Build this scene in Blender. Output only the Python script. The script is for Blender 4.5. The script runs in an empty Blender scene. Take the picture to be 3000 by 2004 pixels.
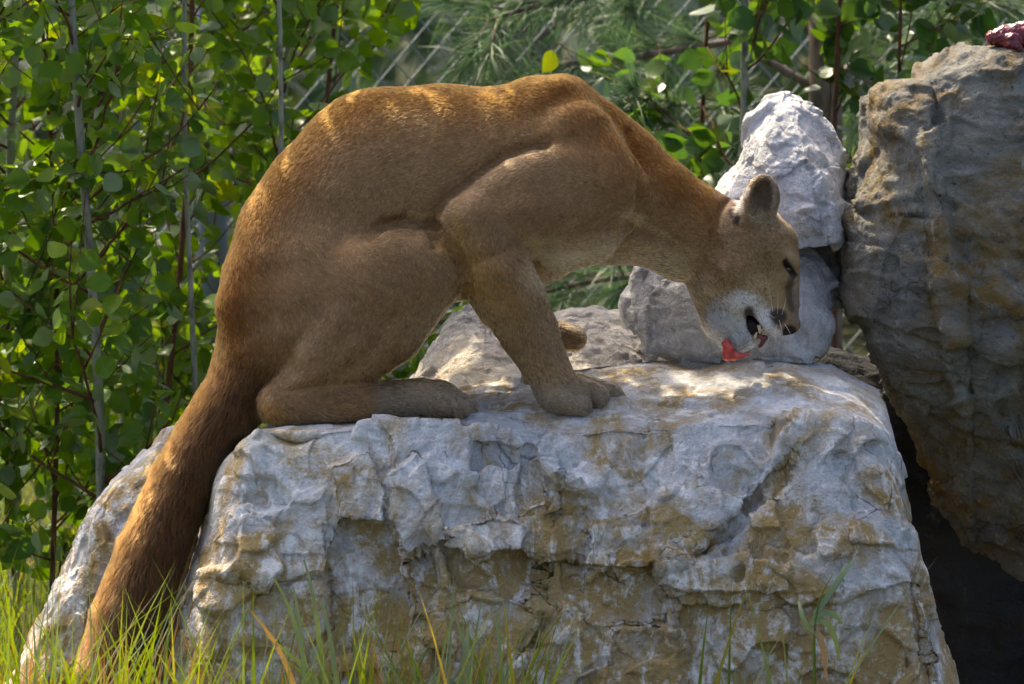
import bpy, math, random
import numpy as np
from mathutils import Vector, Matrix

random.seed(7)
rng = np.random.default_rng(11)
scene = bpy.context.scene
COL = scene.collection

# ------------------------------------------------------------------ camera, sky, sun, exposure
S = 0.0006                 # metres per photograph pixel in the plane of focus
DIST = 12.0                # camera to plane of focus
PITCH = math.radians(7.0)
FOCUS_Z = 0.78
FW = Vector((0, math.cos(PITCH), -math.sin(PITCH)))
RT = Vector((1, 0, 0))
UP = RT.cross(FW)
FOC = Vector((0, 0, FOCUS_Z))
CAM = FOC - FW * DIST
cam_data = bpy.data.cameras.new('camera')
cam = bpy.data.objects.new('camera', cam_data)
COL.objects.link(cam)
cam.matrix_world = Matrix((RT, UP, -FW)).transposed().to_4x4()
cam.location = CAM
cam_data.sensor_width = 36
cam_data.lens = 36 * DIST / (3000 * S)
cam_data.clip_start = 0.5
cam_data.clip_end = 500
cam_data.dof.use_dof = True
cam_data.dof.focus_distance = DIST - 0.06
cam_data.dof.aperture_fstop = 7.5
scene.camera = cam

SUN_DIR = Vector((-0.36, 0.54, 0.76)).normalized()       # towards the sun
world = bpy.data.worlds.new('World')
scene.world = world
world.use_nodes = True
wn = world.node_tree
wn.nodes.clear()
sky = wn.nodes.new('ShaderNodeTexSky')
sky.sky_type = 'NISHITA'
sky.sun_disc = False
sky.sun_elevation = math.asin(SUN_DIR.z)
sky.sun_rotation = math.atan2(SUN_DIR.x, SUN_DIR.y)
sky.air_density = 0.5
sky.dust_density = 5.0
sky.ozone_density = 0.5
bgn = wn.nodes.new('ShaderNodeBackground')
bgn.inputs['Strength'].default_value = 0.15
won = wn.nodes.new('ShaderNodeOutputWorld')
wn.links.new(sky.outputs[0], bgn.inputs[0])
wn.links.new(bgn.outputs[0], won.inputs[0])
sun_data = bpy.data.lights.new('sun', 'SUN')
sun_data.energy = 2.7
sun_data.angle = math.radians(0.5)
sun_data.color = (1.0, 0.86, 0.64)
sun = bpy.data.objects.new('sun', sun_data)
sun.rotation_euler = SUN_DIR.to_track_quat('Z', 'Y').to_euler()
COL.objects.link(sun)
scene.view_settings.view_transform = 'Standard'
scene.view_settings.look = 'None'
scene.view_settings.exposure = 1.65
scene.view_settings.gamma = 1.0
scene.render.engine = 'CYCLES'
scene.cycles.use_denoising = True
scene.cycles.use_adaptive_sampling = True
scene.cycles.adaptive_threshold = 0.025
scene.cycles.max_bounces = 6
scene.cycles.transparent_max_bounces = 8
scene.cycles.sample_clamp_indirect = 4.0
scene.cycles_curves.shape = 'RIBBONS'

# ------------------------------------------------------------------ helpers
def at(px, py, d=0.0):
    """world point seen at photograph pixel (px, py), d metres behind the plane of focus"""
    k = (DIST + d) / DIST * S
    return CAM + FW * (DIST + d) + RT * ((px - 1500) * k) - UP * ((py - 1002) * k)

_r, _u, _f = (np.array(v) for v in (RT, UP, FW))
def frame(P):
    """local (x, y, w) in photograph pixels at the plane of focus (w away from the viewer) -> metres in the world"""
    P = np.asarray(P, dtype=np.float64)
    return (np.array(FOC)[None] + ((P[:, 0:1] - 1500) * _r - (P[:, 1:2] - 1002) * _u + P[:, 2:3] * _f) * S)
def frame_dir(V):
    return V[:, 0:1] * _r - V[:, 1:2] * _u + V[:, 2:3] * _f
def project(P):
    P = np.asarray(P, dtype=np.float64).reshape(-1, 3) - np.array(CAM)
    z = P @ _f
    return np.stack([1500 + (P @ _r) / z * DIST / S, 1002 - (P @ _u) / z * DIST / S, z], 1)
def ground_z(x, y):
    return 0.0

_TAB = np.random.default_rng(99).random((64, 64, 64)).astype(np.float32)
def vnoise(P, seed=0):
    """smooth value noise in [-1, 1]"""
    i = np.floor(P).astype(np.int32)
    f = (P - i).astype(np.float32)
    f = f * f * f * (f * (f * 6 - 15) + 10)
    i = i + np.array([seed * 17, seed * 29, seed * 43], np.int32)
    a, b = i & 63, (i + 1) & 63
    ix, iy, iz = (a[:, 0], b[:, 0]), (a[:, 1], b[:, 1]), (a[:, 2], b[:, 2])
    fx, fy, fz = f[:, 0], f[:, 1], f[:, 2]
    r = []
    for dx in (0, 1):
        q = []
        for dy in (0, 1):
            c0, c1 = _TAB[ix[dx], iy[dy], iz[0]], _TAB[ix[dx], iy[dy], iz[1]]
            q.append(c0 + (c1 - c0) * fz)
        r.append(q[0] + (q[1] - q[0]) * fy)
    return ((r[0] + (r[1] - r[0]) * fx) * 2 - 1).astype(np.float64)
def fbm(P, octv=4, seed=0, gain=0.5):
    a, s, t = 1.0, 0, 0
    for o in range(octv):
        s = s + a * vnoise(P * (2.03 ** o) + o * 17.3, seed + o)
        t += a
        a *= gain
    return s / t
def facets(P, seed=0, slope=0.6, mode='step'):
    """broken-stone relief: each Voronoi cell is a tilted plane ('step') or a skewed pyramid ('chip')"""
    i0 = np.floor(P).astype(np.int64)
    lo = i0.min(0) - 1
    n = i0.max(0) - lo + 2
    tb = np.random.default_rng(seed + 1000).random((*n, 9), dtype=np.float32)
    ax = tb[..., 3:9] * 2 - 1
    e1 = ax[..., :3] / np.linalg.norm(ax[..., :3], axis=-1, keepdims=True)
    e2 = np.cross(e1, ax[..., 3:6])
    e2 /= np.linalg.norm(e2, axis=-1, keepdims=True)
    e3 = np.cross(e1, e2)
    P = P.astype(np.float32)
    wsum = np.zeros(len(P), np.float32)
    acc = np.zeros(len(P), np.float32)
    val = np.full(len(P), 1e9, np.float32)
    for dx in (-1, 0, 1):
        for dy in (-1, 0, 1):
            for dz in (-1, 0, 1):
                c = i0 + np.array([dx, dy, dz])
                k = tuple((c - lo).T)
                d = P - (c + tb[k][:, :3]).astype(np.float32)
                if mode == 'step':
                    r2 = (d * d).sum(1)
                    v = (d * e1[k]).sum(1) * slope * 1.6 + (tb[k][:, 8] - 0.5)
                    g = np.exp(-150.0 * r2) + 1e-12
                    wsum += g
                    acc += g * v
                else:
                    v = np.maximum(np.maximum(np.abs((d * e1[k]).sum(1)), 0.8 * np.abs((d * e2[k]).sum(1))), 0.9 * np.abs((d * e3[k]).sum(1)))
                    val = np.minimum(val, v)
    return acc / wsum if mode == 'step' else 0.55 - 1.5 * val
def smoothstep(a, b, x):
    t = np.clip((x - a) / (b - a), 0, 1)
    return t * t * (3 - 2 * t)

def link(o, parent=None):
    COL.objects.link(o)
    if parent is not None:
        o.parent = parent
    return o
def tag(o, label=None, cat=None, group=None, kind=None):
    for k, v in (('label', label), ('category', cat), ('group', group), ('kind', kind)):
        if v:
            o[k] = v
    return o
def empty(name, loc=(0, 0, 0)):
    o = bpy.data.objects.new(name, None)
    o.empty_display_size = 0.05
    o.location = loc
    COL.objects.link(o)
    return o
def mesh_obj(name, V, F, mat, parent=None, smooth=True, mats=None, midx=None):
    """V (n,3), F list of faces or an (m,3|4) int array"""
    me = bpy.data.meshes.new(name)
    V = np.asarray(V, dtype=np.float32)
    if isinstance(F, np.ndarray):
        m, k = F.shape
        me.vertices.add(len(V))
        me.vertices.foreach_set('co', V.ravel())
        me.loops.add(m * k)
        me.loops.foreach_set('vertex_index', F.astype(np.int32).ravel())
        me.polygons.add(m)
        me.polygons.foreach_set('loop_start', np.arange(0, m * k, k, dtype=np.int32))
        me.update(calc_edges=True)
        me.validate()
    else:
        me.from_pydata(V.tolist(), [], F)
        me.update()
    for q in (mats or [mat]):
        me.materials.append(q)
    if midx is not None:
        me.polygons.foreach_set('material_index', np.asarray(midx, dtype=np.int32))
    me.polygons.foreach_set('use_smooth', np.full(len(me.polygons), smooth))
    o = bpy.data.objects.new(name, me)
    if parent is not None:
        o.parent = parent
        o.matrix_parent_inverse = Matrix.Translation(-parent.location)
    COL.objects.link(o)
    return o
def add_tube(V, F, pts, radii, n=7):
    """append a tapered tube along pts (n,3 world) to the vertex and face lists"""
    pts = [Vector(p) for p in pts]
    base = len(V)
    ref = Vector((0.3, 0.9, 0.1))
    for i, p in enumerate(pts):
        d = (pts[min(i + 1, len(pts) - 1)] - pts[max(i - 1, 0)]).normalized()
        a = d.cross(ref)
        if a.length < 1e-3:
            a = d.cross(Vector((1, 0, 0)))
        a.normalize()
        b = d.cross(a)
        for k in range(n):
            t = 2 * math.pi * k / n
            V.append(tuple(p + (a * math.cos(t) + b * math.sin(t)) * radii[i]))
    for i in range(len(pts) - 1):
        for k in range(n):
            F.append((base + i * n + k, base + i * n + (k + 1) % n, base + (i + 1) * n + (k + 1) % n, base + (i + 1) * n + k))
    F.append(tuple(base + k for k in range(n - 1, -1, -1)))
    F.append(tuple(base + (len(pts) - 1) * n + k for k in range(n)))

# ------------------------------------------------------------------ materials
class NT:
    def __init__(self, name):
        self.m = bpy.data.materials.new(name)
        self.m.use_nodes = True
        self.t = self.m.node_tree
        self.t.nodes.clear()
        self.out = self.n('ShaderNodeOutputMaterial')
    def n(self, typ, **kw):
        nd = self.t.nodes.new(typ)
        for k, v in kw.items():
            if k in nd.inputs:
                nd.inputs[k].default_value = v
            else:
                setattr(nd, k, v)
        return nd
    def l(self, a, b):
        self.t.links.new(a, b)
        return b
    def noise(self, vec, scale, detail=5, rough=0.6, dist=0.0):
        nd = self.n('ShaderNodeTexNoise')
        nd.inputs['Scale'].default_value = scale
        nd.inputs['Detail'].default_value = detail
        nd.inputs['Roughness'].default_value = rough
        nd.inputs['Distortion'].default_value = dist
        if vec is not None:
            self.l(vec, nd.inputs['Vector'])
        return nd.outputs['Fac']
    def ramp(self, fac, stops):
        nd = self.n('ShaderNodeValToRGB')
        cr = nd.color_ramp
        while len(cr.elements) < len(stops):
            cr.elements.new(0.5)
        for e, (p, c) in zip(cr.elements, stops):
            e.position = p
            e.color = (*c, 1) if len(c) == 3 else c
        self.l(fac, nd.inputs[0])
        return nd.outputs[0]
    def mix(self, fac, a, b, mode='MIX'):
        nd = self.n('ShaderNodeMix', data_type='RGBA', blend_type=mode)
        for v, s in ((fac, nd.inputs[0]), (a, nd.inputs[6]), (b, nd.inputs[7])):
            if isinstance(v, (int, float)):
                s.default_value = v
            elif isinstance(v, tuple):
                s.default_value = (*v, 1)
            else:
                self.l(v, s)
        return nd.outputs[2]
    def math(self, op, a, b=0.0):
        nd = self.n('ShaderNodeMath', operation=op)
        for v, s in ((a, nd.inputs[0]), (b, nd.inputs[1])):
            if isinstance(v, (int, float)):
                s.default_value = v
            else:
                self.l(v, s)
        return nd.outputs[0]
    def bump(self, h, strength=0.5, dist=0.01, normal=None):
        nd = self.n('ShaderNodeBump')
        nd.inputs['Strength'].default_value = strength
        nd.inputs['Distance'].default_value = dist
        self.l(h, nd.inputs['Height'])
        if normal is not None:
            self.l(normal, nd.inputs['Normal'])
        return nd.outputs[0]
    def principled(self, color, rough=0.8, spec=0.3, normal=None):
        nd = self.n('ShaderNodeBsdfPrincipled')
        for v, s in ((color, nd.inputs['Base Color']), (rough, nd.inputs['Roughness'])):
            if isinstance(v, (int, float)):
                s.default_value = v
            elif isinstance(v, tuple):
                s.default_value = (*v, 1)
            else:
                self.l(v, s)
        nd.inputs['Specular IOR Level'].default_value = spec
        if normal is not None:
            self.l(normal, nd.inputs['Normal'])
        return nd
    def finish(self, sh):
        self.l(sh.outputs[0] if hasattr(sh, 'outputs') else sh, self.out.inputs[0])
        return self.m

def plain(name, color, rough=0.6, spec=0.4):
    t = NT(name)
    tc = t.n('ShaderNodeTexCoord').outputs['Object']
    f = t.noise(tc, 60, 4)
    c = t.mix(f, tuple(x * 0.75 for x in color), tuple(min(1, x * 1.25) for x in color))
    return t.finish(t.principled(c, rough, spec))

def rock_material(name, pale, grey, tan, ochre, ochre_amt, white_amt, dark_amt, scale=1.0, low_stain=0.0):
    t = NT(name)
    geo = t.n('ShaderNodeNewGeometry')
    pos = geo.outputs['Position']
    n1 = t.noise(pos, 4.2 * scale, 6, 0.62, 0.6)
    n2 = t.noise(pos, 13 * scale, 6, 0.65, 0.4)
    n3 = t.noise(pos, 55 * scale, 5, 0.7)
    n4 = t.noise(pos, 190 * scale, 4, 0.7)
    mp = t.n('ShaderNodeMapping')
    mp.inputs['Location'].default_value = (3.1, 1.7, 9.3)
    t.l(pos, mp.inputs['Vector'])
    o1 = t.noise(mp.outputs[0], 5.5 * scale, 6, 0.65, 0.9)
    ms_ = t.n('ShaderNodeMapping')
    ms_.inputs['Scale'].default_value = (1.0, 1.0, 0.45)
    t.l(pos, ms_.inputs['Vector'])
    w1 = t.noise(ms_.outputs[0], 11.0 * scale, 7, 0.72, 1.6)
    base = t.ramp(n1, [(0.30, grey), (0.48, tuple(0.5 * (a + b) for a, b in zip(grey, pale))), (0.62, pale), (0.78, tan)])
    mott = t.ramp(n2, [(0.25, (0.76, 0.75, 0.73)), (0.5, (1, 1, 1)), (0.75, (1.15, 1.13, 1.08))])
    c = t.mix(0.8, base, mott, 'MULTIPLY')
    sep = t.n('ShaderNodeSeparateXYZ')
    t.l(pos, sep.inputs[0])
    low = t.math('MULTIPLY', t.math('MAXIMUM', t.math('SUBTRACT', 0.60, sep.outputs[2]), 0.0), low_stain)      # damp iron stain creeping up from the soil
    om = t.ramp(t.math('ADD', t.math('ADD', o1, low), t.math('MULTIPLY', t.math('SUBTRACT', n3, 0.5), 0.35)),
                [(0.66 - 0.25 * ochre_amt, (0, 0, 0)), (0.78 - 0.2 * ochre_amt, (1, 1, 1))])
    c = t.mix(t.math('MULTIPLY', om, 0.85), c, ochre)
    wm = t.ramp(t.math('ADD', w1, t.math('MULTIPLY', t.math('SUBTRACT', n3, 0.5), 0.5)),
                [(0.60 - 0.2 * white_amt, (0, 0, 0)), (0.72 - 0.15 * white_amt, (1, 1, 1))])
    c = t.mix(t.math('MULTIPLY', wm, 0.75), c, tuple(min(1, x * 1.25 + 0.05) for x in pale))
    dk = t.ramp(n3, [(0.30, (1, 1, 1)), (0.42, (0, 0, 0))])
    c = t.mix(t.math('MULTIPLY', dk, dark_amt), c, tuple(x * 0.3 for x in tan))
    fine = t.ramp(n4, [(0.3, (0.80, 0.80, 0.80)), (0.6, (1.10, 1.10, 1.10))])
    c = t.mix(0.6, c, fine, 'MULTIPLY')
    # fractures: thin wandering cracks at two sizes
    wv = t.n('ShaderNodeMix', data_type='VECTOR')
    wv.inputs[0].default_value = 0.10
    nc = t.n('ShaderNodeTexNoise')
    nc.inputs['Scale'].default_value = 7 * scale
    nc.inputs['Detail'].default_value = 4
    t.l(pos, nc.inputs['Vector'])
    t.l(pos, wv.inputs[4]); t.l(nc.outputs['Color'], wv.inputs[5])
    cr = []
    for sc_, wd in ((6.5, 0.020), (19.0, 0.028)):
        vo = t.n('ShaderNodeTexVoronoi', feature='DISTANCE_TO_EDGE')
        vo.inputs['Scale'].default_value = sc_ * scale
        t.l(wv.outputs[1], vo.inputs['Vector'])
        cr.append(t.ramp(vo.outputs['Distance'], [(0.0, (0, 0, 0)), (wd, (1, 1, 1))]))
    gate = t.ramp(n2, [(0.46, (0, 0, 0)), (0.56, (1, 1, 1))])
    crack = t.math('MULTIPLY', cr[0], t.math('MAXIMUM', cr[1], gate))
    crack = t.math('MAXIMUM', crack, t.ramp(n1, [(0.36, (0, 0, 0)), (0.44, (1, 1, 1))]))
    c = t.mix(crack, t.mix(0.6, c, (0.035, 0.028, 0.018)), c)
    rg = t.math('ABSOLUTE', t.math('SUBTRACT', t.noise(pos, 26 * scale, 6, 0.68, 0.5), 0.5))
    h = t.math('ADD', t.math('MULTIPLY', n3, 0.6), t.math('MULTIPLY', n4, 0.45))
    h = t.math('ADD', t.math('SUBTRACT', h, t.math('MULTIPLY', rg, 0.9)), t.math('MULTIPLY', crack, 0.35))
    nb = t.bump(h, 0.9, 0.016)
    return t.finish(t.principled(c, 0.85, 0.25, nb))

M = {}
M['boulder'] = rock_material('limestone_boulder', (0.76, 0.76, 0.73), (0.47, 0.48, 0.49), (0.62, 0.50, 0.26), (0.40, 0.24, 0.03), 0.85, 0.5, 0.4, 1.0, 0.45)
M['pale_rock'] = rock_material('pale_limestone', (0.70, 0.69, 0.67), (0.52, 0.52, 0.52), (0.60, 0.51, 0.38), (0.48, 0.28, 0.06), 0.15, 0.6, 0.35, 1.5)
M['warm_rock'] = rock_material('warm_limestone', (0.64, 0.58, 0.48), (0.48, 0.45, 0.41), (0.56, 0.44, 0.27), (0.40, 0.23, 0.03), 0.35, 0.4, 0.45, 1.4)
M['dark_rock'] = rock_material('dark_schist', (0.29, 0.28, 0.235), (0.115, 0.115, 0.105), (0.24, 0.18, 0.065), (0.18, 0.105, 0.012), 0.8, 0.0, 0.9, 1.2)

def leaf_material(name, dark, lit, yellow, trans, rough=0.38):
    t = NT(name)
    oi = t.n('ShaderNodeObjectInfo').outputs['Random']
    isl = t.n('ShaderNodeNewGeometry')
    r = t.math('FRACT', t.math('ADD', t.math('MULTIPLY', oi, 7.31), isl.outputs['Random Per Island']))
    col = t.ramp(r, [(0.0, dark), (0.45, tuple(0.5 * (a + b) for a, b in zip(dark, lit))), (0.92, lit), (1.0, yellow)])
    tc = t.n('ShaderNodeTexCoord').outputs['Object']
    nn = t.noise(tc, 90, 3)
    col = t.mix(0.5, col, t.ramp(nn, [(0.3, (0.75, 0.75, 0.75)), (0.7, (1.1, 1.1, 1.1))]), 'MULTIPLY')
    back = t.mix(0.55, col, (0.30, 0.36, 0.26))
    cc = t.mix(isl.outputs['Backfacing'], col, back)
    p = t.principled(cc, rough, 0.32)
    tr = t.n('ShaderNodeBsdfTranslucent')
    hs = t.n('ShaderNodeHueSaturation')
    hs.inputs['Hue'].default_value = 0.475
    hs.inputs['Saturation'].default_value = 1.15
    hs.inputs['Value'].default_value = 1.9
    t.l(col, hs.inputs['Color'])
    t.l(hs.outputs[0], tr.inputs[0])
    ms = t.n('ShaderNodeMixShader')
    ms.inputs[0].default_value = trans
    t.l(p.outputs[0], ms.inputs[1])
    t.l(tr.outputs[0], ms.inputs[2])
    return t.finish(ms)
M['leaf'] = leaf_material('aspen_leaf', (0.045, 0.115, 0.010), (0.105, 0.215, 0.008), (0.20, 0.26, 0.008), 0.45)
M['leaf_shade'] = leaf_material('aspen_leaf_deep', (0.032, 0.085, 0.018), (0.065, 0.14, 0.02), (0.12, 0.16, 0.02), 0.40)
M['needle'] = leaf_material('pine_needle', (0.040, 0.095, 0.042), (0.075, 0.140, 0.055), (0.15, 0.18, 0.06), 0.30, 0.5)
M['far_leaf'] = leaf_material('far_foliage', (0.022, 0.048, 0.022), (0.045, 0.085, 0.032), (0.08, 0.11, 0.035), 0.35, 0.6)
M['grass'] = leaf_material('grass_blade', (0.09, 0.16, 0.012), (0.17, 0.23, 0.015), (0.36, 0.23, 0.03), 0.38, 0.5)
M['dry_grass'] = leaf_material('dry_grass_blade', (0.24, 0.12, 0.02), (0.34, 0.20, 0.03), (0.42, 0.33, 0.14), 0.3, 0.6)
M['petiole'] = plain('leaf_stalk', (0.30, 0.19, 0.035), 0.5)
def bark_material(name, a, b, scale):
    t = NT(name)
    pos = t.n('ShaderNodeNewGeometry').outputs['Position']
    mp = t.n('ShaderNodeMapping')
    mp.inputs['Scale'].default_value = (1, 1, 0.35)
    t.l(pos, mp.inputs['Vector'])
    n = t.noise(mp.outputs[0], scale, 5, 0.65)
    c = t.ramp(n, [(0.35, a), (0.5, b), (0.75, tuple(min(1, x * 1.25) for x in b))])
    return t.finish(t.principled(c, 0.8, 0.2, t.bump(n, 0.4, 0.004)))
M['aspen_bark'] = bark_material('aspen_bark', (0.11, 0.11, 0.08), (0.25, 0.26, 0.19), 60)
M['twig'] = bark_material('red_twig', (0.05, 0.022, 0.014), (0.115, 0.05, 0.025), 80)
M['pine_bark'] = bark_material('pine_bark', (0.06, 0.05, 0.04), (0.17, 0.13, 0.10), 50)
M['steel'] = plain('galvanised_steel', (0.20, 0.23, 0.25), 0.55, 0.4)
M['blue_post'] = plain('weathered_post', (0.16, 0.20, 0.26), 0.7, 0.3)
def soil_material():
    t = NT('soil')
    pos = t.n('ShaderNodeNewGeometry').outputs['Position']
    n = t.noise(pos, 9, 7, 0.7)
    c = t.ramp(n, [(0.3, (0.022, 0.02, 0.012)), (0.55, (0.055, 0.06, 0.022)), (0.75, (0.10, 0.10, 0.035))])
    return t.finish(t.principled(c, 0.95, 0.1, t.bump(n, 0.8, 0.03)))
M['soil'] = soil_material()
M['gap_shade'] = rock_material('gap_shade_rock', (0.035, 0.034, 0.030), (0.02, 0.021, 0.022), (0.03, 0.024, 0.015), (0.03, 0.02, 0.008), 0.3, 0.0, 0.5)  # near-black colour carries the deep shade of the right gap
def meat_material(name, a, b):
    t = NT(name)
    pos = t.n('ShaderNodeNewGeometry').outputs['Position']
    n = t.noise(pos, 95, 4, 0.6, 1.0)
    c = t.ramp(n, [(0.3, a), (0.6, b), (0.78, (0.55, 0.20, 0.15))])
    return t.finish(t.principled(c, 0.22, 0.6, t.bump(n, 0.4, 0.004)))
M['meat'] = meat_material('raw_meat', (0.06, 0.003, 0.005), (0.17, 0.008, 0.016))
M['meat_light'] = meat_material('raw_meat_scrap', (0.38, 0.03, 0.02), (0.62, 0.07, 0.045))

# ------------------------------------------------------------------ ground
def build_ground():
    n = 90
    xs = np.concatenate([np.linspace(-60, -4, 16)[:-1], np.linspace(-4, 4, 60), np.linspace(4, 60, 16)[1:]])
    ys = np.concatenate([np.linspace(-20, -3, 8)[:-1], np.linspace(-3, 10, 80), np.linspace(10, 110, 20)[1:]])
    X, Y = np.meshgrid(xs, ys, indexing='ij')
    P = np.stack([X.ravel(), Y.ravel(), np.zeros(X.size)], 1)
    P[:, 2] = 0.06 * fbm(P * 1.3, 4, 3) - 0.02 * np.ones(len(P))
    nx, ny = X.shape
    idx = np.arange(nx * ny).reshape(nx, ny)
    F = np.stack([idx[:-1, :-1], idx[1:, :-1], idx[1:, 1:], idx[:-1, 1:]], -1).reshape(-1, 4)
    o = mesh_obj('ground', P, F, M['soil'])
    tag(o, 'dark soil under the grass and between the boulders', kind='structure')
build_ground()

# ------------------------------------------------------------------ rocks
def poly_radius(poly, c, th):
    """distance from c to the polygon along each direction th"""
    P = np.asarray(poly, float) - np.asarray(c, float)
    d = np.stack([np.cos(th), np.sin(th)], 1)
    out = np.zeros(len(th))
    for a, b in zip(P, np.roll(P, -1, axis=0)):
        e = b - a
        den = d[:, 0] * e[1] - d[:, 1] * e[0]
        den = np.where(np.abs(den) < 1e-9, 1e-9, den)
        r = (a[0] * e[1] - a[1] * e[0]) / den
        u = (a[0] * d[:, 1] - a[1] * d[:, 0]) / den
        ok = (u >= -1e-6) & (u <= 1 + 1e-6) & (r > 0)
        out = np.where(ok, np.maximum(out, r), out)
    return out
def displaced(P, idx_quads, layers, mask=None, aniso=1.0):
    """push the points along their normals by broken-stone layers: (kind, cell size px, amount px, seed)"""
    base_n = grid_normals(P, idx_quads)
    for kind, size, amt, seed in layers:
        me_n = base_n if size > 30 else grid_normals(P, idx_quads)
        Q = P / size
        if aniso != 1.0:
            Q = np.stack([0.8 * Q[:, 0] + 0.25 * Q[:, 1], aniso * (Q[:, 1] - 0.2 * Q[:, 0]), Q[:, 2]], 1)
        Q = Q + (0.12 if kind == 'chip' else 0.3) * np.stack([vnoise(Q * 1.7, seed + 50), vnoise(Q * 1.7, seed + 51), vnoise(Q * 1.7, seed + 52)], 1)
        if kind == 'fbm':
            h = fbm(Q, 5, seed)
        elif kind == 'ridge':
            h = 0.5 - np.abs(fbm(Q, 4, seed)) * 2
        else:
            h = facets(Q, seed, 0.75, kind)
            if kind == 'chip':
                h = np.clip(h, -0.6, 0.8)
        a = amt if mask is None else amt * mask
        P = P + me_n * (h * a)[:, None]
    return P
def scatter_add(n, idx, vals):
    return np.stack([np.bincount(idx, weights=vals[:, q], minlength=n) for q in range(3)], 1)
def grid_normals(P, Q):
    fn = np.cross(P[Q[:, 2]] - P[Q[:, 0]], P[Q[:, 3]] - P[Q[:, 1]])
    n = sum(scatter_add(len(P), Q[:, k], fn) for k in range(4))
    return n / (np.linalg.norm(n, axis=1, keepdims=True) + 1e-9)
def outward(P, F):
    n = grid_normals(P, F)
    return F if ((P - P.mean(0)) * n).sum() > 0 else F[:, ::-1].copy()
def pillow_rock(name, poly, w0, front, back, mat, layers, e=0.5, shear=0.0, tilt=0.0, res=6.0, center=None, label=None, cat='boulder', group=None, ridge=None, aniso=1.0, bend=None):
    poly = np.asarray(poly, float)
    c = np.array(center if center is not None else poly.mean(0))
    th = np.linspace(0, 2 * math.pi, 1440, endpoint=False)
    st = poly_radius(poly, c, th)
    kk = np.array([1, 2, 3, 2, 1.0]); kk /= kk.sum()
    st = sum(np.roll(st, i - 2) * kk[i] for i in range(5))
    def sheet(n, depth):
        q = np.linspace(-1, 1, n)
        U, V_ = np.meshgrid(q, q, indexing='ij')
        dx, dy = U * np.sqrt(1 - V_ ** 2 / 2), V_ * np.sqrt(1 - U ** 2 / 2)
        rho = np.clip(np.hypot(dx, dy), 0, 1)
        t = np.arctan2(dy, dx) % (2 * math.pi)
        r = np.interp(t, np.append(th, 2 * math.pi), np.append(st, st[0]))
        g = 1 - (1 - rho) ** 1.5
        h = np.clip(1 - g ** (2 / e), 0, 1) ** (0.65 * e)
        return c[0] + r * np.cos(t) * g, c[1] + r * np.sin(t) * g, -depth * h
    nf = max(24, int(2.1 * (st.mean() + 0.7 * front) / res))
    nb = nf
    Ps, Fs, base = [], [], 0
    for n, depth, rev in ((nf, front, False), (nb, -back, True)):
        X, Y, Wd = sheet(n, depth)
        Y = Y + shear * Wd
        X = X - tilt * Wd
        W_ = w0 + Wd
        if ridge is not None and not rev:
            W_ = W_ + ridge(X, Y) * smoothstep(0, front * 0.5, -Wd)
        if bend is not None:
            W_ = W_ + bend(X, Y)
        Ps.append(np.stack([X.ravel(), Y.ravel(), W_.ravel()], 1))
        idx = np.arange(n * n).reshape(n, n) + base
        if rev:                                            # the two sheets share their rim
            for sl in (np.s_[0, :], np.s_[-1, :], np.s_[:, 0], np.s_[:, -1]):
                idx[sl] = (idx - base)[sl]
        f = np.stack([idx[:-1, :-1], idx[1:, :-1], idx[1:, 1:], idx[:-1, 1:]], -1).reshape(-1, 4)
        Fs.append(f[:, ::-1] if rev else f)
        base += n * n
    P, F = np.concatenate(Ps), np.concatenate(Fs)
    used = np.unique(F)
    rem = np.full(len(P), -1); rem[used] = np.arange(len(used))
    P, F = P[used], rem[F]
    F = outward(P, F)
    P = displaced(P, F, layers, None, aniso)
    me = mesh_obj(name, frame(P), F, mat)
    tag(me, label, cat, group)
    return me

def interp(x, tab):
    t = np.array(tab, float)
    return np.interp(x, t[:, 0], t[:, 1])

CREST = [(520, 1520), (600, 1410), (680, 1310), (760, 1262), (900, 1258), (1050, 1244), (1150, 1234), (1300, 1238), (1400, 1244), (1600, 1262), (1750, 1240), (1900, 1252), (2100, 1232), (2300, 1222), (2450, 1232), (2560, 1270), (2700, 1320)]
BACKL = [(520, 1440), (600, 1340), (700, 1280), (850, 1225), (1000, 1205), (1300, 1150), (1500, 1112), (1700, 1080), (1900, 1056), (2100, 1048), (2300, 1056), (2450, 1066), (2560, 1120), (2700, 1200)]
BOULDER_BACK_W, BOULDER_CREST_W = 260.0, -300.0
def poly_mask(X, Y, poly, soft):
    """1 inside the polygon, falling to 0 over `soft` px outside its edges"""
    poly = np.asarray(poly, float)
    ins = np.zeros(X.shape, bool)
    dmin = np.full(X.shape, 1e9)
    for (x1, y1), (x2, y2) in zip(poly, np.roll(poly, -1, 0)):
        cond = ((y1 > Y) != (y2 > Y)) & (X < (x2 - x1) * (Y - y1) / (y2 - y1 + 1e-9) + x1)
        ins ^= cond
        ex, ey = x2 - x1, y2 - y1
        t = np.clip(((X - x1) * ex + (Y - y1) * ey) / (ex * ex + ey * ey + 1e-9), 0, 1)
        dmin = np.minimum(dmin, np.hypot(X - x1 - t * ex, Y - y1 - t * ey))
    sd = np.where(ins, dmin, -dmin)
    return smoothstep(-soft, soft * 0.2, sd)

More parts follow.
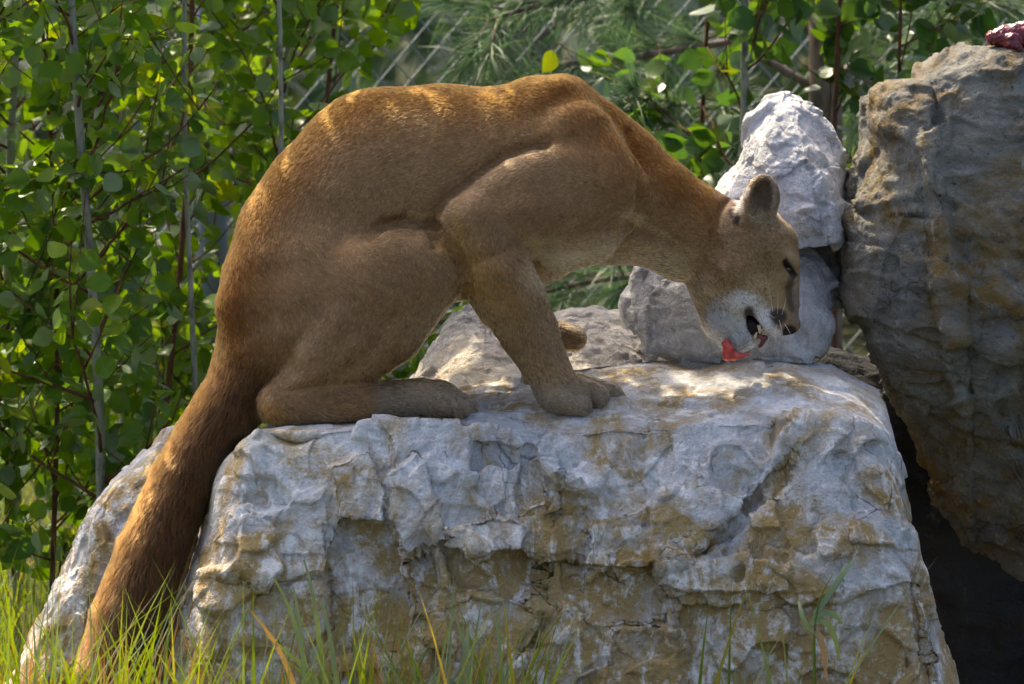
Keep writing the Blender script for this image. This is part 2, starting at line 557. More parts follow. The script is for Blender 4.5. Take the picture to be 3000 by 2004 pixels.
def build_main_boulder():
    nu = 520
    u = np.linspace(0, 1, nu)
    # profile parameter: back bottom > back top > crest > front foot
    t_back = np.linspace(0, 1, 40)
    t_top = np.linspace(0, 1, 95)
    t_front = np.linspace(0, 1, 240)
    nt = len(t_back) + len(t_top) + len(t_front) - 2
    XL = lambda y: interp(y, [(1000, 660), (1300, 655), (1420, 612), (1560, 590), (1650, 560), (1800, 520), (2300, 430)])
    XR = lambda y: interp(y, [(1000, 2560), (1080, 2565), (1180, 2596), (1300, 2625), (1480, 2682), (1600, 2700), (1720, 2740), (1850, 2762), (1950, 2790), (2300, 2860)])
    P = np.zeros((nu, nt, 3))
    xm = 620 + u * (2600 - 620)
    end = np.clip(1 - np.abs(2 * u - 1), 0, 1)
    rnd = np.sqrt(np.clip(1 - (1 - np.clip(end / 0.16, 0, 1)) ** 2, 0, 1))      # 0 at both ends, 1 inside
    yc, yb = interp(xm, CREST), interp(xm, BACKL)
    wm = 60.0
    cw = wm + (BOULDER_CREST_W - wm) * (0.10 + 0.90 * rnd) + 0 * xm
    bw = wm + (BOULDER_BACK_W - wm) * (0.10 + 0.90 * rnd)
    k = 0
    for t in t_back[:-1]:
        P[:, k, 1] = 2300 + (yb - 2300) * t
        P[:, k, 2] = bw + 80 * (1 - t) * rnd
        k += 1
    for t in t_top[:-1]:
        s = t
        P[:, k, 1] = yb + (yc - yb) * (s ** 1.25) 
        P[:, k, 2] = bw + (cw - bw) * s
        k += 1
    for t in t_front:
        P[:, k, 1] = yc + (2300 - yc) * t
        P[:, k, 2] = cw - rnd * (150 * (1 - (1 - t) ** 2.2) + 25 * np.sin(t * 3.0))
        k += 1
    Y = P[:, :, 1]
    xl, xr = XL(Y.ravel()).reshape(Y.shape), XR(Y.ravel()).reshape(Y.shape)
    ue = 0.5 - 0.5 * np.cos(np.clip(u, 0, 1) * math.pi)
    um = (0.75 * u + 0.25 * ue)[:, None]
    P[:, :, 0] = xl + (xr - xl) * um
    Pf = P.reshape(-1, 3)
    idx = np.arange(len(Pf)).reshape(nu, nt)
    F = np.stack([idx[:-1, :-1], idx[1:, :-1], idx[1:, 1:], idx[:-1, 1:]], -1).reshape(-1, 4)
    F = outward(Pf, F)
    topm = smoothstep(-330, -200, Pf[:, 2])                # the flat top stays calmer
    mask = 1 - 0.62 * topm
    # hand-placed breaks of the front face (proud blocks and recesses), ragged by noise
    Q = Pf / 60.0
    X = Pf[:, 0] + 16 * fbm(Q, 4, 71)
    Yq = Pf[:, 1] + 16 * fbm(Q + 40, 4, 72)
    fr = smoothstep(-180, -260, Pf[:, 2])
    breaks = [
        ([(985, 1350), (1090, 1310), (1130, 1400), (1140, 1520), (1010, 1515), (985, 1430)], 48, 7),
        ([(1010, 1520), (1150, 1530), (1215, 1760), (1190, 1900), (1000, 1900), (960, 1700)], -52, 7),
        ([(1130, 1390), (1220, 1330), (1290, 1480), (1330, 1560), (1200, 1640), (1160, 1560)], 38, 6),
        ([(1160, 1560), (1200, 1645), (1260, 1800), (1210, 1790), (1150, 1560)], 22, 5),
        ([(1300, 1520), (1480, 1480), (1560, 1540), (1520, 1610), (1380, 1625), (1310, 1590)], 45, 6),
        ([(1310, 1600), (1520, 1615), (1600, 1660), (1500, 1720), (1350, 1680)], -34, 7),
        ([(1400, 1300), (1560, 1310), (1570, 1450), (1480, 1500), (1390, 1430)], -22, 9),
        ([(1560, 1330), (1620, 1320), (1650, 1480), (1590, 1500)], 16, 6),
        ([(2330, 1310), (2260, 1350), (2190, 1460), (2050, 1560), (2010, 1650), (2080, 1600), (2230, 1490), (2300, 1400)], -30, 6),
        ([(1700, 1540), (1960, 1450), (2180, 1440), (2050, 1560), (1990, 1640), (1800, 1690), (1720, 1640)], 14, 9),
        ([(2480, 1490), (2660, 1440), (2690, 1600), (2480, 1570)], 22, 8),
        ([(2230, 1600), (2420, 1620), (2440, 1720), (2300, 1760), (2220, 1700)], 24, 7),
        ([(2000, 1770), (2400, 1760), (2650, 1700), (2700, 2000), (2000, 2000)], -26, 10),
        ([(1600, 1640), (1900, 1660), (1980, 1760), (1750, 1800), (1620, 1740)], -20, 8),
        ([(700, 1480), (960, 1420), (980, 1660), (850, 1680), (650, 1640)], 12, 9),
        ([(560, 1680), (980, 1690), (960, 2000), (500, 2000)], -22, 9),
        ([(1250, 1780), (1420, 1690), (1600, 1770), (1500, 2000), (1320, 2000)], 20, 8),
        ([(1780, 1820), (1960, 1800), (1980, 2000), (1760, 2000)], 18, 9),
    ]
    off = np.zeros(len(Pf))
    for poly, h, soft in breaks:
        m = poly_mask(X, Yq, poly, soft)
        off += m * h * 0.95 * fr
    Pf = Pf.copy()
    Pf[:, 2] -= off
    layers = [('step', 380, 72, 5), ('step', 190, 40, 9), ('step', 95, 9, 21), ('step', 46, 3.5, 27), ('fbm', 50, 2.5, 41), ('fbm', 14, 1.8, 43)]
    Pf = displaced(Pf, F, layers, mask)
    o = mesh_obj('boulder', frame(Pf), F, M['boulder'])
    tag(o, 'large grey and ochre limestone boulder the cougar crouches on', 'boulder')
    return o
build_main_boulder()

ROUGH = [('step', 260, 40, 3), ('step', 120, 17, 8), ('chip', 80, 8, 15), ('step', 50, 5, 23), ('fbm', 36, 3, 33), ('fbm', 10, 1.8, 35)]
SLAB = [('step', 240, 46, 3), ('step', 110, 15, 8), ('chip', 100, 10, 15), ('step', 46, 4, 23), ('fbm', 40, 3, 33), ('fbm', 12, 2.4, 35)]
def sc(layers, k, ds=0):
    return [(a, b * k, c * k, d + ds) for a, b, c, d in layers]
pillow_rock('boulder', [(340, 1380), (450, 1275), (500, 1258), (620, 1268), (720, 1330), (720, 1500), (680, 1700), (600, 2250), (-180, 2300), (-30, 2060), (60, 1890), (135, 1750), (180, 1650), (245, 1500), (290, 1430)],
            260, 250, 250, M['boulder'], sc(ROUGH, 1.0, 100), e=0.62, shear=-0.25, tilt=-0.15, center=(400, 1750), res=7,
            label='weathered grey boulder with a sunlit crest behind the tail')
pillow_rock('boulder', [(1080, 1220), (1180, 1110), (1240, 1030), (1290, 965), (1350, 912), (1420, 908), (1500, 930), (1600, 935), (1680, 905), (1760, 895), (1840, 905), (1920, 950), (2000, 1060), (2040, 1160), (1900, 1300), (1200, 1300)],
            730, 430, 150, M['warm_rock'], sc(ROUGH, 0.8, 200), e=0.8, shear=-0.30, center=(1560, 1080), res=5, ridge=lambda X, Y: -0.6 * (Y - 1040),
            label='cream and ochre rock in full sun behind the front leg')
def ridge_low(X, Y):
    return 0.10 * np.abs(X - 2330) - 10 - 0.35 * (Y - 870)
pillow_rock('boulder', [(1868, 790), (1885, 775), (2000, 750), (2150, 690), (2300, 665), (2351, 672), (2428, 728), (2460, 818), (2462, 933), (2430, 1010), (2392, 1058), (2275, 1064), (2121, 1042), (1994, 1042), (1904, 1014), (1862, 940), (1848, 900)],
            400, 190, 200, M['pale_rock'], sc(SLAB, 0.8, 300), e=0.7, shear=-0.30, tilt=0.1, center=(2160, 850), res=4.5, ridge=ridge_low,
            label='pale blocky rock lying behind the cougar muzzle')
def ridge_up(X, Y):
    xr = 2330 + (Y - 290) * 0.28
    return np.where(X > xr, 0.85 * (X - xr), 0.32 * (xr - X)) - 50 - 0.45 * (Y - 480)
pillow_rock('boulder', [(2110, 570), (2172, 511), (2205, 422), (2230, 332), (2268, 290), (2313, 275), (2364, 284), (2415, 320), (2466, 371), (2490, 435), (2496, 511), (2482, 601), (2456, 680), (2403, 700), (2300, 720), (2180, 700), (2110, 640)],
            470, 210, 190, M['pale_rock'], sc(SLAB, 1.0, 400), e=0.72, shear=-0.35, tilt=-0.05, center=(2320, 470), res=4.2, ridge=ridge_up,
            label='white pointed boulder standing behind the cougar ear')
DARK = [('step', 380, 50, 4), ('step', 180, 26, 6), ('chip', 120, 10, 16), ('step', 70, 8, 26), ('ridge', 90, 6, 30), ('fbm', 34, 4, 36), ('fbm', 11, 2, 38)]
pillow_rock('boulder', [(2492, 590), (2510, 540), (2536, 450), (2562, 400), (2556, 330), (2572, 245), (2602, 222), (2705, 212), (2722, 165), (2765, 140), (2860, 118), (2960, 128), (3200, 170), (3500, 500), (3500, 1800), (3300, 2150), (3080, 2100), (2930, 1800), (2790, 1520), (2640, 1200), (2560, 1030), (2486, 860), (2480, 700)],
            420, 330, 300, M['dark_rock'], DARK, e=0.5, shear=-0.12, tilt=0.08, center=(2980, 950), res=8, aniso=1.7, bend=lambda X, Y: 0.85 * np.clip(Y - 1000, 0, 900), ridge=lambda X, Y: 40 * smoothstep(0, 25, np.abs(X - 2790 - 0.12 * (Y - 900)) - 14) - 40,
            label='tall dark grey and olive boulder on the right with meat on top')
pillow_rock('stone', [(2395, 700), (2440, 690), (2490, 700), (2500, 800), (2490, 900), (2450, 900), (2400, 800)], 520, 60, 80, M['warm_rock'], sc(ROUGH, 0.25, 500), e=0.7, res=4,
            label='small rusty stone wedged beside the tall dark boulder', cat='stone')
pillow_rock('stone', [(2440, 640), (2470, 590), (2510, 585), (2530, 700), (2480, 720), (2440, 700)], 620, 70, 80, M['dark_rock'], sc(ROUGH, 0.25, 520), e=0.7, res=4,
            label='grey stone chip showing between the white and dark boulders', cat='stone')
pillow_rock('stone', [(2195, 1072), (2215, 1064), (2260, 1066), (2295, 1074), (2280, 1090), (2220, 1088)], 200, 30, 30, M['warm_rock'], sc(ROUGH, 0.14, 540), e=0.7, res=3,
            label='small tan stone flake on the boulder below the muzzle', cat='stone')


# ------------------------------------------------------------------ cougar (one continuous body, grown as a smooth union of tapered limbs)
# every chain: points (x, y, w, radius) in px of the local frame, blend k, depth scale sw, hair flow sign
def mir(ch):
    return [(x, y, -w, r) for x, y, w, r in ch]
TORSO = [(1770, 575, 0, 180), (1650, 545, 0, 235), (1480, 562, 0, 298), (1300, 565, 0, 312), (1130, 565, 0, 304), (1000, 630, 0, 246), (930, 722, 0, 240), (884, 850, 0, 232), (852, 980, 0, 206)]
NECK = [(2135, 745, 0, 128), (2020, 680, 0, 142), (1900, 612, 0, 158), (1770, 570, 0, 185)]
TAIL = [(800, 1010, 0, 150), (735, 1100, -10, 118), (675, 1180, -30, 94), (605, 1275, -60, 78), (542, 1400, -100, 84), (452, 1610, -150, 92), (390, 1800, -190, 102), (348, 1960, -215, 104), (330, 2080, -225, 80)]
WITHERS = [(1510, 385, 0, 112), (1580, 340, 0, 116), (1645, 332, 0, 112), (1740, 392, 0, 100), (1830, 462, 0, 95)]
SCAP = [(1630, 330, -66, 84), (1690, 410, -118, 105), (1755, 560, -150, 132)]
UPARM = [(1735, 555, -150, 145), (1560, 598, -175, 158), (1405, 655, -185, 112)]
FORE = [(1400, 668, -200, 110), (1450, 790, -200, 106), (1500, 880, -190, 98), (1548, 970, -165, 86), (1605, 1085, -155, 66), (1632, 1140, -150, 64)]
HIP = [(850, 860, -80, 165), (960, 875, -118, 178), (1050, 870, -140, 172)]
THIGH = [(1050, 868, -142, 170), (1160, 817, -190, 152), (1243, 797, -212, 116)]
SHANK = [(1243, 800, -212, 112), (1130, 950, -178, 118), (970, 1085, -150, 98), (840, 1172, -140, 70)]
FOOT = [(826, 1184, -140, 60), (980, 1184, -145, 54), (1130, 1172, -150, 55), (1235, 1160, -153, 50), (1300, 1170, -155, 50)]
HPAW = [(1285, 1168, -155, 54), (1345, 1188, -160, 42)]
PRIMS = [  # chain, k, sw, flow (+1 along chain)
    (TORSO, 0, 0.64, 1), (NECK, 70, 0.80, 1), (TAIL, 60, 1.0, 1),
    (mir(HIP), 70, 0.55, 1), (mir(THIGH), 40, 0.55, 1), (mir(SHANK), 20, 0.6, 1), (mir(FOOT), 16, 0.85, 1),
    ([(x, y, w, r) for x, y, w, r in mir(SCAP)], 45, 0.7, -1), (mir(UPARM), 30, 0.55, 1),
    ([(1400, 668, 185, 110), (1445, 790, 185, 112), (1490, 880, 190, 98), (1540, 945, 225, 62), (1580, 975, 250, 52), (1650, 985, 270, 44), (1680, 990, 275, 40)], 20, 0.8, 1),
    (WITHERS, 60, 0.8, -1), (SCAP, 55, 0.62, -1), (UPARM, 14, 0.54, 1), (FORE, 14, 0.72, 1),
    (HIP, 110, 0.55, 1), (THIGH, 14, 0.55, 1), (SHANK, 22, 0.55, 1), (FOOT, 16, 0.85, 1), (HPAW, 14, 0.95, 1),
    # muscle and bone
    ([(1800, 600, -140, 78), (1720, 680, -165, 95), (1640, 720, -165, 80)], 30, 0.55, -1),        # breast muscle in front of the arm
    ([(1330, 645, -205, 72), (1302, 640, -185, 40)], 24, 0.7, 1),                                   # point of the elbow
    ([(700, 900, -95, 62), (740, 1010, -95, 66)], 50, 0.8, 1),                                     # seat bone
    ([(1020, 930, -205, 60), (930, 1050, -185, 56)], 34, 0.6, 1),                                  # calf
    ([(1490, 800, -215, 46), (1560, 960, -195, 36)], 30, 0.7, 1),                                  # forearm muscle
    # paws: toes of the near forefoot
    ([(1632, 1140, -150, 62), (1665, 1160, -150, 52)], 20, 0.95, 1),
    ([(1632, 1168, -182, 40), (1700, 1186, -202, 33)], 4, 0.95, 1),
    ([(1670, 1140, -150, 46), (1748, 1160, -150, 36)], 3, 0.95, 1),
    ([(1690, 1135, -108, 44), (1790, 1156, -102, 34)], 3, 0.95, 1),
    ([(1680, 1140, -75, 40), (1806, 1168, -62, 28)], 3, 0.95, 1),
    ([(1548, 1090, -155, 16), (1536, 1112, -155, 11)], 12, 1.0, 1),                                # carpal pad
    # toes of the near hind foot
    ([(1290, 1170, -190, 38), (1352, 1194, -198, 31)], 4, 0.95, 1),
    ([(1300, 1165, -150, 40), (1372, 1194, -152, 31)], 4, 0.95, 1),
    ([(1290, 1168, -112, 38), (1366, 1192, -106, 30)], 4, 0.95, 1),
    # far forefoot toes
    ([(1640, 985, 245, 38), (1685, 992, 242, 34)], 8, 0.95, 1),
    ([(1640, 980, 290, 38), (1680, 988, 295, 34)], 8, 0.95, 1),
    # head
    ([(2215, 745, 0, 118), (2190, 730, 0, 128), (2140, 720, 0, 122)], 40, 0.94, 1),                     # skull
    ([(2262, 715, -34, 62), (2262, 715, 34, 62)], 30, 1.0, 1),                                     # forehead
    ([(2302, 945, 0, 36), (2296, 890, 0, 46), (2286, 800, 0, 56), (2262, 720, 0, 70)], 24, 0.95, 1),    # nose bridge
    ([(2230, 922, -6, 72), (2215, 850, 0, 104)], 34, 0.82, 1),                                       # muzzle
    ([(2150, 983, 0, 48), (2126, 930, 0, 70), (2120, 850, 0, 96)], 26, 0.85, 1),                     # jaw
    ([(2172, 985, 0, 42), (2190, 990, 0, 30)], 18, 0.95, 1),                                      # chin
    ([(2180, 850, -66, 72), (2140, 800, -70, 84)], 36, 0.8, 1), ([(2180, 850, 66, 72), (2140, 800, 70, 84)], 36, 0.8, 1),   # cheeks
    ([(2276, 944, -30, 42), (2250, 950, -38, 36)], 14, 0.9, 1), ([(2276, 944, 30, 42), (2250, 950, 38, 36)], 14, 0.9, 1),    # whisker pads
    ([(2318, 950, 0, 27)], 12, 1.1, 1),                                                            # nose
    ([(2318, 766, -46, 24), (2300, 752, -70, 26)], 16, 1.0, 1), ([(2318, 766, 46, 24), (2300, 752, 70, 26)], 16, 1.0, 1),  # brows
    ([(2318, 815, -40, 20), (2300, 822, -62, 22)], 12, 1.0, 1), ([(2318, 815, 40, 20), (2300, 822, 62, 22)], 12, 1.0, 1),  # lower lids
]
EARS = []
for sg in (-1, 1):
    EARS.append(dict(c=(2229, 586, sg * 88), r=(52, 74, 30), rot=0.14, carve=(2234, 582, sg * 122), cr=(38, 57, 36)))

class Grid:
    def __init__(self, lo, hi, h):
        self.lo, self.h = np.array(lo, float), h
        self.n = np.ceil((np.array(hi) - self.lo) / h).astype(int) + 1
        self.D = np.full(tuple(self.n), 60.0, np.float32)
    def box(self, lo, hi):
        a = np.clip(((np.array(lo) - self.lo) / self.h).astype(int), 0, self.n - 1)
        b = np.clip(((np.array(hi) - self.lo) / self.h).astype(int) + 2, 1, self.n)
        sl = tuple(slice(i, j) for i, j in zip(a, b))
        ax = [self.lo[q] + self.h * np.arange(a[q], b[q], dtype=np.float32) for q in range(3)]
        return sl, ax
    def smin(self, sl, d, k):
        A = self.D[sl]
        if k <= 0:
            self.D[sl] = np.minimum(A, d)
        else:
            h = np.clip(k - np.abs(A - d), 0, None) / k
            self.D[sl] = np.minimum(A, d) - h * h * k * 0.25
    def smax(self, sl, d, k):
        A = self.D[sl]
        h = np.clip(k - np.abs(A - d), 0, None) / k
        self.D[sl] = np.maximum(A, d) + h * h * k * 0.25
    def chain_d(self, ch, sw, pad):
        ch = np.array(ch, np.float32)
        r = ch[:, 3].max() + pad
        lo = ch[:, :3].min(0) - r
        hi = ch[:, :3].max(0) + r
        sl, ax = self.box(lo, hi)
        X, Y, Z = np.meshgrid(*ax, indexing='ij', sparse=True)
        out = None
        segs = [(ch[i], ch[i + 1]) for i in range(len(ch) - 1)] or [(ch[0], ch[0])]
        for a, b in segs:
            e = (b - a)[:3]
            L = float(e @ e)
            if L < 1e-6:
                t = np.float32(0)
                d = np.sqrt((X - a[0]) ** 2 + (Y - a[1]) ** 2 + ((Z - a[2]) / sw) ** 2) - a[3]
            else:
                t = np.clip(((X - a[0]) * e[0] + (Y - a[1]) * e[1] + (Z - a[2]) * e[2]) / L, 0, 1)
                d = np.sqrt((X - a[0] - t * e[0]) ** 2 + (Y - a[1] - t * e[1]) ** 2 + ((Z - a[2] - t * e[2]) / sw) ** 2) - (a[3] + t * (b[3] - a[3]))
            if out is None:
                out = d
            else:
                kk = 0.10 * float(min(a[3], b[3]))
                h = np.clip(kk - np.abs(out - d), 0, None) / kk
                out = np.minimum(out, d) - h * h * kk * 0.25
        return sl, out
    def ellipsoid_d(self, c, r, rot=0.0, pad=20, box=None):
        bc, R = box if box else (c, max(r) + pad)
        sl, ax = self.box(np.array(bc) - R, np.array(bc) + R)
        X, Y, Z = np.meshgrid(*ax, indexing='ij', sparse=True)
        x, y, z = X - c[0], Y - c[1], Z - c[2]
        cs, sn = math.cos(rot), math.sin(rot)
        u, v = x * cs + y * sn, -x * sn + y * cs
        k0 = np.sqrt((u / r[0]) ** 2 + (v / r[1]) ** 2 + (z / r[2]) ** 2)
        k1 = np.sqrt((u / r[0] ** 2) ** 2 + (v / r[1] ** 2) ** 2 + (z / r[2] ** 2) ** 2) + 1e-6
        return sl, (k0 * (k0 - 1) / k1).astype(np.float32)

def surface_nets(G):
    D = G.D
    neg = D < 0
    nx, ny, nz = D.shape
    cnt = np.zeros((nx - 1, ny - 1, nz - 1), np.int8)
    for dx in (0, 1):
        for dy in (0, 1):
            for dz in (0, 1):
                cnt += neg[dx:nx - 1 + dx, dy:ny - 1 + dy, dz:nz - 1 + dz]
    act = (cnt > 0) & (cnt < 8)
    I = np.argwhere(act)
    num = np.full(act.shape, -1, np.int32)
    num[act] = np.arange(len(I))
    acc = np.zeros((len(I), 3)); c = np.zeros(len(I))
    corner = [(a, b, d) for a in (0, 1) for b in (0, 1) for d in (0, 1)]
    for p in corner:
        for ax in range(3):
            if p[ax] == 0:
                q = list(p); q[ax] = 1
                va = D[I[:, 0] + p[0], I[:, 1] + p[1], I[:, 2] + p[2]]
                vb = D[I[:, 0] + q[0], I[:, 1] + q[1], I[:, 2] + q[2]]
                m = (va < 0) != (vb < 0)
                t = np.where(m, va / (va - vb + 1e-12), 0)
                pt = np.array(p, float)[None] + t[:, None] * (np.array(q) - np.array(p))[None]
                acc += np.where(m[:, None], pt, 0)
                c += m
    V = (I + acc / c[:, None]) * G.h + G.lo
    quads = []
    for ax in range(3):
        a1, a2 = (ax + 1) % 3, (ax + 2) % 3
        s0 = [slice(None)] * 3; s1 = [slice(None)] * 3
        s0[ax] = slice(0, -1); s1[ax] = slice(1, None)
        ch = neg[tuple(s0)] != neg[tuple(s1)]
        E = np.argwhere(ch)
        ok = np.all((E[:, [a1, a2]] > 0), axis=1) & (E[:, a1] < D.shape[a1] - 1) & (E[:, a2] < D.shape[a2] - 1)
        E = E[ok]
        flip = neg[E[:, 0], E[:, 1], E[:, 2]]
        def cell(o1, o2):
            Q = E.copy()
            Q[:, a1] += o1; Q[:, a2] += o2
            return num[Q[:, 0], Q[:, 1], Q[:, 2]]
        q = np.stack([cell(-1, -1), cell(0, -1), cell(0, 0), cell(-1, 0)], 1)
        q[~flip] = q[~flip][:, ::-1]
        quads.append(q)
    F = np.concatenate(quads)
    return V, F[(F >= 0).all(1)]

def seg_dist(P, line):
    line = np.array(line, float)
    best = np.full(len(P), 1e9)
    for a, b in zip(line[:-1], line[1:]):
        e = b - a
        t = np.clip(((P - a) @ e) / (e @ e), 0, 1)
        best = np.minimum(best, np.linalg.norm(P - a - t[:, None] * e, axis=1))
    return best

DORSAL = [(2150, 560), (2045, 511), (1955, 466), (1891, 422), (1840, 364), (1789, 294), (1725, 243), (1661, 222), (1597, 219), (1508, 253), (1406, 256), (1278, 247), (1176, 243), (1061, 268), (946, 326), (895, 364), (831, 447), (780, 530), (716, 601), (684, 677), (658, 767), (645, 869), (639, 971), (635, 1061), (601, 1137)]
def L3(*c):
    return np.array(c, float)
def coat(P, N):
    """coat colour at body points (local px) with outward normals"""
    x, y, w = P[:, 0], P[:, 1], P[:, 2]
    n1 = fbm(P / 60.0, 3, 5)
    n2 = fbm(P / 17.0, 3, 15)
    side = L3(0.240, 0.140, 0.062)
    back = L3(0.115, 0.034, 0.0020)
    pale = L3(0.52, 0.375, 0.20)
    white = L3(0.62, 0.59, 0.54)
    gold = L3(0.33, 0.175, 0.035)
    c = np.repeat(side[None], len(P), 0)
    def mixc(col, m):
        nonlocal c
        m = np.clip(m, 0, 1)[:, None]
        c = c * (1 - m) + col * m
    dd = seg_dist(P[:, :2], DORSAL) + 30 * n1
    mixc(back, 1 - smoothstep(30, 150, dd))
    mixc(L3(0.175, 0.070, 0.010), (1 - smoothstep(70, 250, dd)) * 0.6)
    # tail
    tl = seg_dist(P, [t[:3] for t in TAIL])
    tm = (1 - smoothstep(110, 170, tl)) * smoothstep(930, 1150, y)
    mixc(L3(0.100, 0.043, 0.011), tm * 0.95)
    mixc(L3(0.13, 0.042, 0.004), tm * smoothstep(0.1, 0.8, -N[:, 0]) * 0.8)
    mixc(L3(0.12, 0.055, 0.02), tm * smoothstep(1700, 2000, y) * 0.45)
    # underside and inner sides
    under = smoothstep(0.25, 0.95, N[:, 1])
    trunk = (y < 1000) & (x > 1200)
    mixc(pale, under * trunk * 0.95)
    mixc(gold, (1 - smoothstep(0, 80, np.hypot(x - 1385, (y - 850)))) * 0.6)
    mixc(gold, (1 - smoothstep(20, 90, seg_dist(P[:, :2], [(1340, 700), (1410, 800), (1490, 900)]))) * 0.4)
    mixc(pale, (1 - smoothstep(10, 100, seg_dist(P[:, :2], [(1600, 800), (1800, 765), (1960, 800)]))) * 0.9)
    # legs turn greyer and paler towards the paws
    lm = smoothstep(820, 1150, y) * (x > 1180)
    mixc(L3(0.275, 0.180, 0.088), lm * 0.8)
    mixc(L3(0.215, 0.170, 0.118), smoothstep(1090, 1170, y) * (x > 1100) * 0.8)
    mixc(gold, (1 - smoothstep(10, 90, np.hypot(x - 790, y - 1235))) * 0.6)
    # head
    hd = smoothstep(2090, 2130, x)
    mixc(L3(0.265, 0.170, 0.082), hd * 0.8)
    mixc(back, hd * (1 - smoothstep(0, 60, np.hypot(x - 2135, y - 590))) * 0.8)
    mixc(L3(0.42, 0.30, 0.16), (1 - smoothstep(20, 90, np.hypot((x - 2235), (y - 860)))) * 0.6)
    mixc(L3(0.50, 0.38, 0.22), (1 - smoothstep(20, 70, np.hypot((x - 2060), (y - 860)))) * 0.5)
    mz = 1 - smoothstep(0.75, 1.12, np.hypot((x - 2168) / 104, (y - 955) / 104) + 0.12 * n2)
    mixc(white, mz)
    mz2 = 1 - smoothstep(0.75, 1.1, np.hypot((x - 2255) / 42, (y - 985) / 26))
    mixc(white, mz2)
    mixc(L3(0.05, 0.035, 0.025), (1 - smoothstep(0.65, 1.1, np.hypot((x - 2279) / 31, (y - 928) / 29) + 0.25 * n2)) * 0.97)
    mixc(L3(0.20, 0.15, 0.12), (1 - smoothstep(8, 32, seg_dist(P[:, :2], [(2330, 830), (2338, 900), (2336, 940)]))) * 0.75)
    mixc(L3(0.014, 0.010, 0.008), (1 - smoothstep(7, 14, seg_dist(P[:, :2], [(2298, 770), (2310, 788), (2326, 808)]))) * 0.97)
    mixc(L3(0.06, 0.042, 0.03), (1 - smoothstep(4, 16, seg_dist(P[:, :2], [(2318, 812), (2308, 840), (2310, 880), (2318, 905)]))) * 0.75)
    mixc(L3(0.40, 0.30, 0.18), (1 - smoothstep(4, 16, seg_dist(P[:, :2], [(2312, 748), (2330, 768)]))) * 0.5)
    mixc(L3(0.36, 0.27, 0.16), (1 - smoothstep(4, 14, seg_dist(P[:, :2], [(2334, 820), (2330, 840)]))) * 0.5)
    mixc(L3(0.04, 0.025, 0.02), (1 - smoothstep(9, 22, seg_dist(P[:, :2], [(2190, 914), (2204, 948), (2222, 982)]))) * 0.95)
    mixc(L3(0.02, 0.012, 0.012), (1 - smoothstep(18, 30, np.hypot(x - 2312, y - 976))) * 0.95)
    # ears
    em = (1 - smoothstep(0.9, 1.15, np.hypot((x - 2228) / 52, (y - 578) / 80)))
    mixc(L3(0.13, 0.082, 0.045), em * 0.9)
    ein = 1 - smoothstep(0.6, 0.95, np.hypot((x - 2236) / 40, (y - 580) / 62))
    mixc(L3(0.085, 0.056, 0.034), ein * (w < 0) * 0.8)
    mixc(L3(0.36, 0.28, 0.19), (1 - smoothstep(3, 12, seg_dist(P[:, :2], [(2262, 540), (2268, 580), (2262, 625)]))) * 0.45)
    mixc(L3(0.42, 0.32, 0.20), (1 - smoothstep(6, 22, seg_dist(P[:, :2], [(2205, 640), (2240, 650), (2262, 640)]) + 8 * n2)) * 0.55)
    mixc(L3(0.55, 0.46, 0.34), (1 - smoothstep(4, 17, seg_dist(P[:, :2], [(2186, 560), (2174, 592), (2170, 625)]))) * 0.85)
    mixc(L3(0.03, 0.022, 0.02), (1 - smoothstep(5, 16, seg_dist(P[:, :2], [(2146, 590), (2146, 630), (2158, 655)]))) * 0.85)
    mixc(L3(0.40, 0.30, 0.17), (1 - smoothstep(8, 34, np.hypot(x - 2232, y - 655))) * 0.5)
    return np.clip(c * (1 + 0.10 * n1 + 0.10 * n2)[:, None], 0.005, 1)

# folds (-) and ridges (+) of skin and muscle on the near side: polyline, half width, height in px
STROKES = [
    ([(1085, 695), (1130, 660), (1205, 645), (1285, 670), (1340, 742), (1374, 830), (1362, 905), (1330, 960)], 15, -22),
    ([(1600, 425), (1480, 454), (1385, 518), (1306, 586), (1262, 645), (1280, 720)], 15, -21),
    ([(1560, 490), (1470, 520), (1400, 575), (1345, 640)], 34, 4),
    ([(740, 805), (850, 812), (950, 805)], 36, -3),
    ([(790, 742), (860, 738), (930, 730)], 36, 5),
    ([(700, 980), (790, 935), (900, 915)], 34, -4),
    ([(1050, 1000), (960, 1080), (870, 1130)], 24, 8),
    ([(860, 1140), (980, 1128), (1100, 1122), (1165, 1108)], 11, -9),
    ([(1170, 920), (1080, 1040), (990, 1110)], 18, -6),
    ([(1842, 390), (1872, 500), (1868, 610), (1832, 690)], 13, -12),
    ([(1800, 420), (1830, 510), (1826, 600)], 26, 6),
    ([(1850, 660), (1950, 712), (2040, 770), (2095, 815)], 20, -10),
    ([(2145, 572), (2106, 624), (2094, 690), (2112, 765)], 12, -11),
    ([(1590, 300), (1640, 400), (1600, 480)], 40, 3),
    ([(1660, 300), (1725, 400), (1745, 480)], 30, -3),
    ([(1390, 775), (1480, 740), (1600, 722), (1700, 742)], 18, -8),
    ([(1500, 620), (1620, 610), (1720, 640)], 34, 6),
    ([(1480, 800), (1560, 960), (1610, 1060)], 20, 6),
    ([(1728, 1128), (1734, 1160), (1730, 1205)], 5, -9),
    ([(1786, 1130), (1792, 1160), (1788, 1200)], 4, -7),
    ([(1340, 1165), (1356, 1185), (1364, 1225)], 5, -9),
    ([(1312, 1170), (1326, 1195), (1328, 1225)], 5, -8),
    ([(2170, 640), (2160, 655), (2168, 670)], 7, -6),
    ([(2292, 770), (2316, 786), (2330, 806)], 6, -5),
    ([(2205, 900), (2255, 905), (2290, 890)], 9, -4),
]
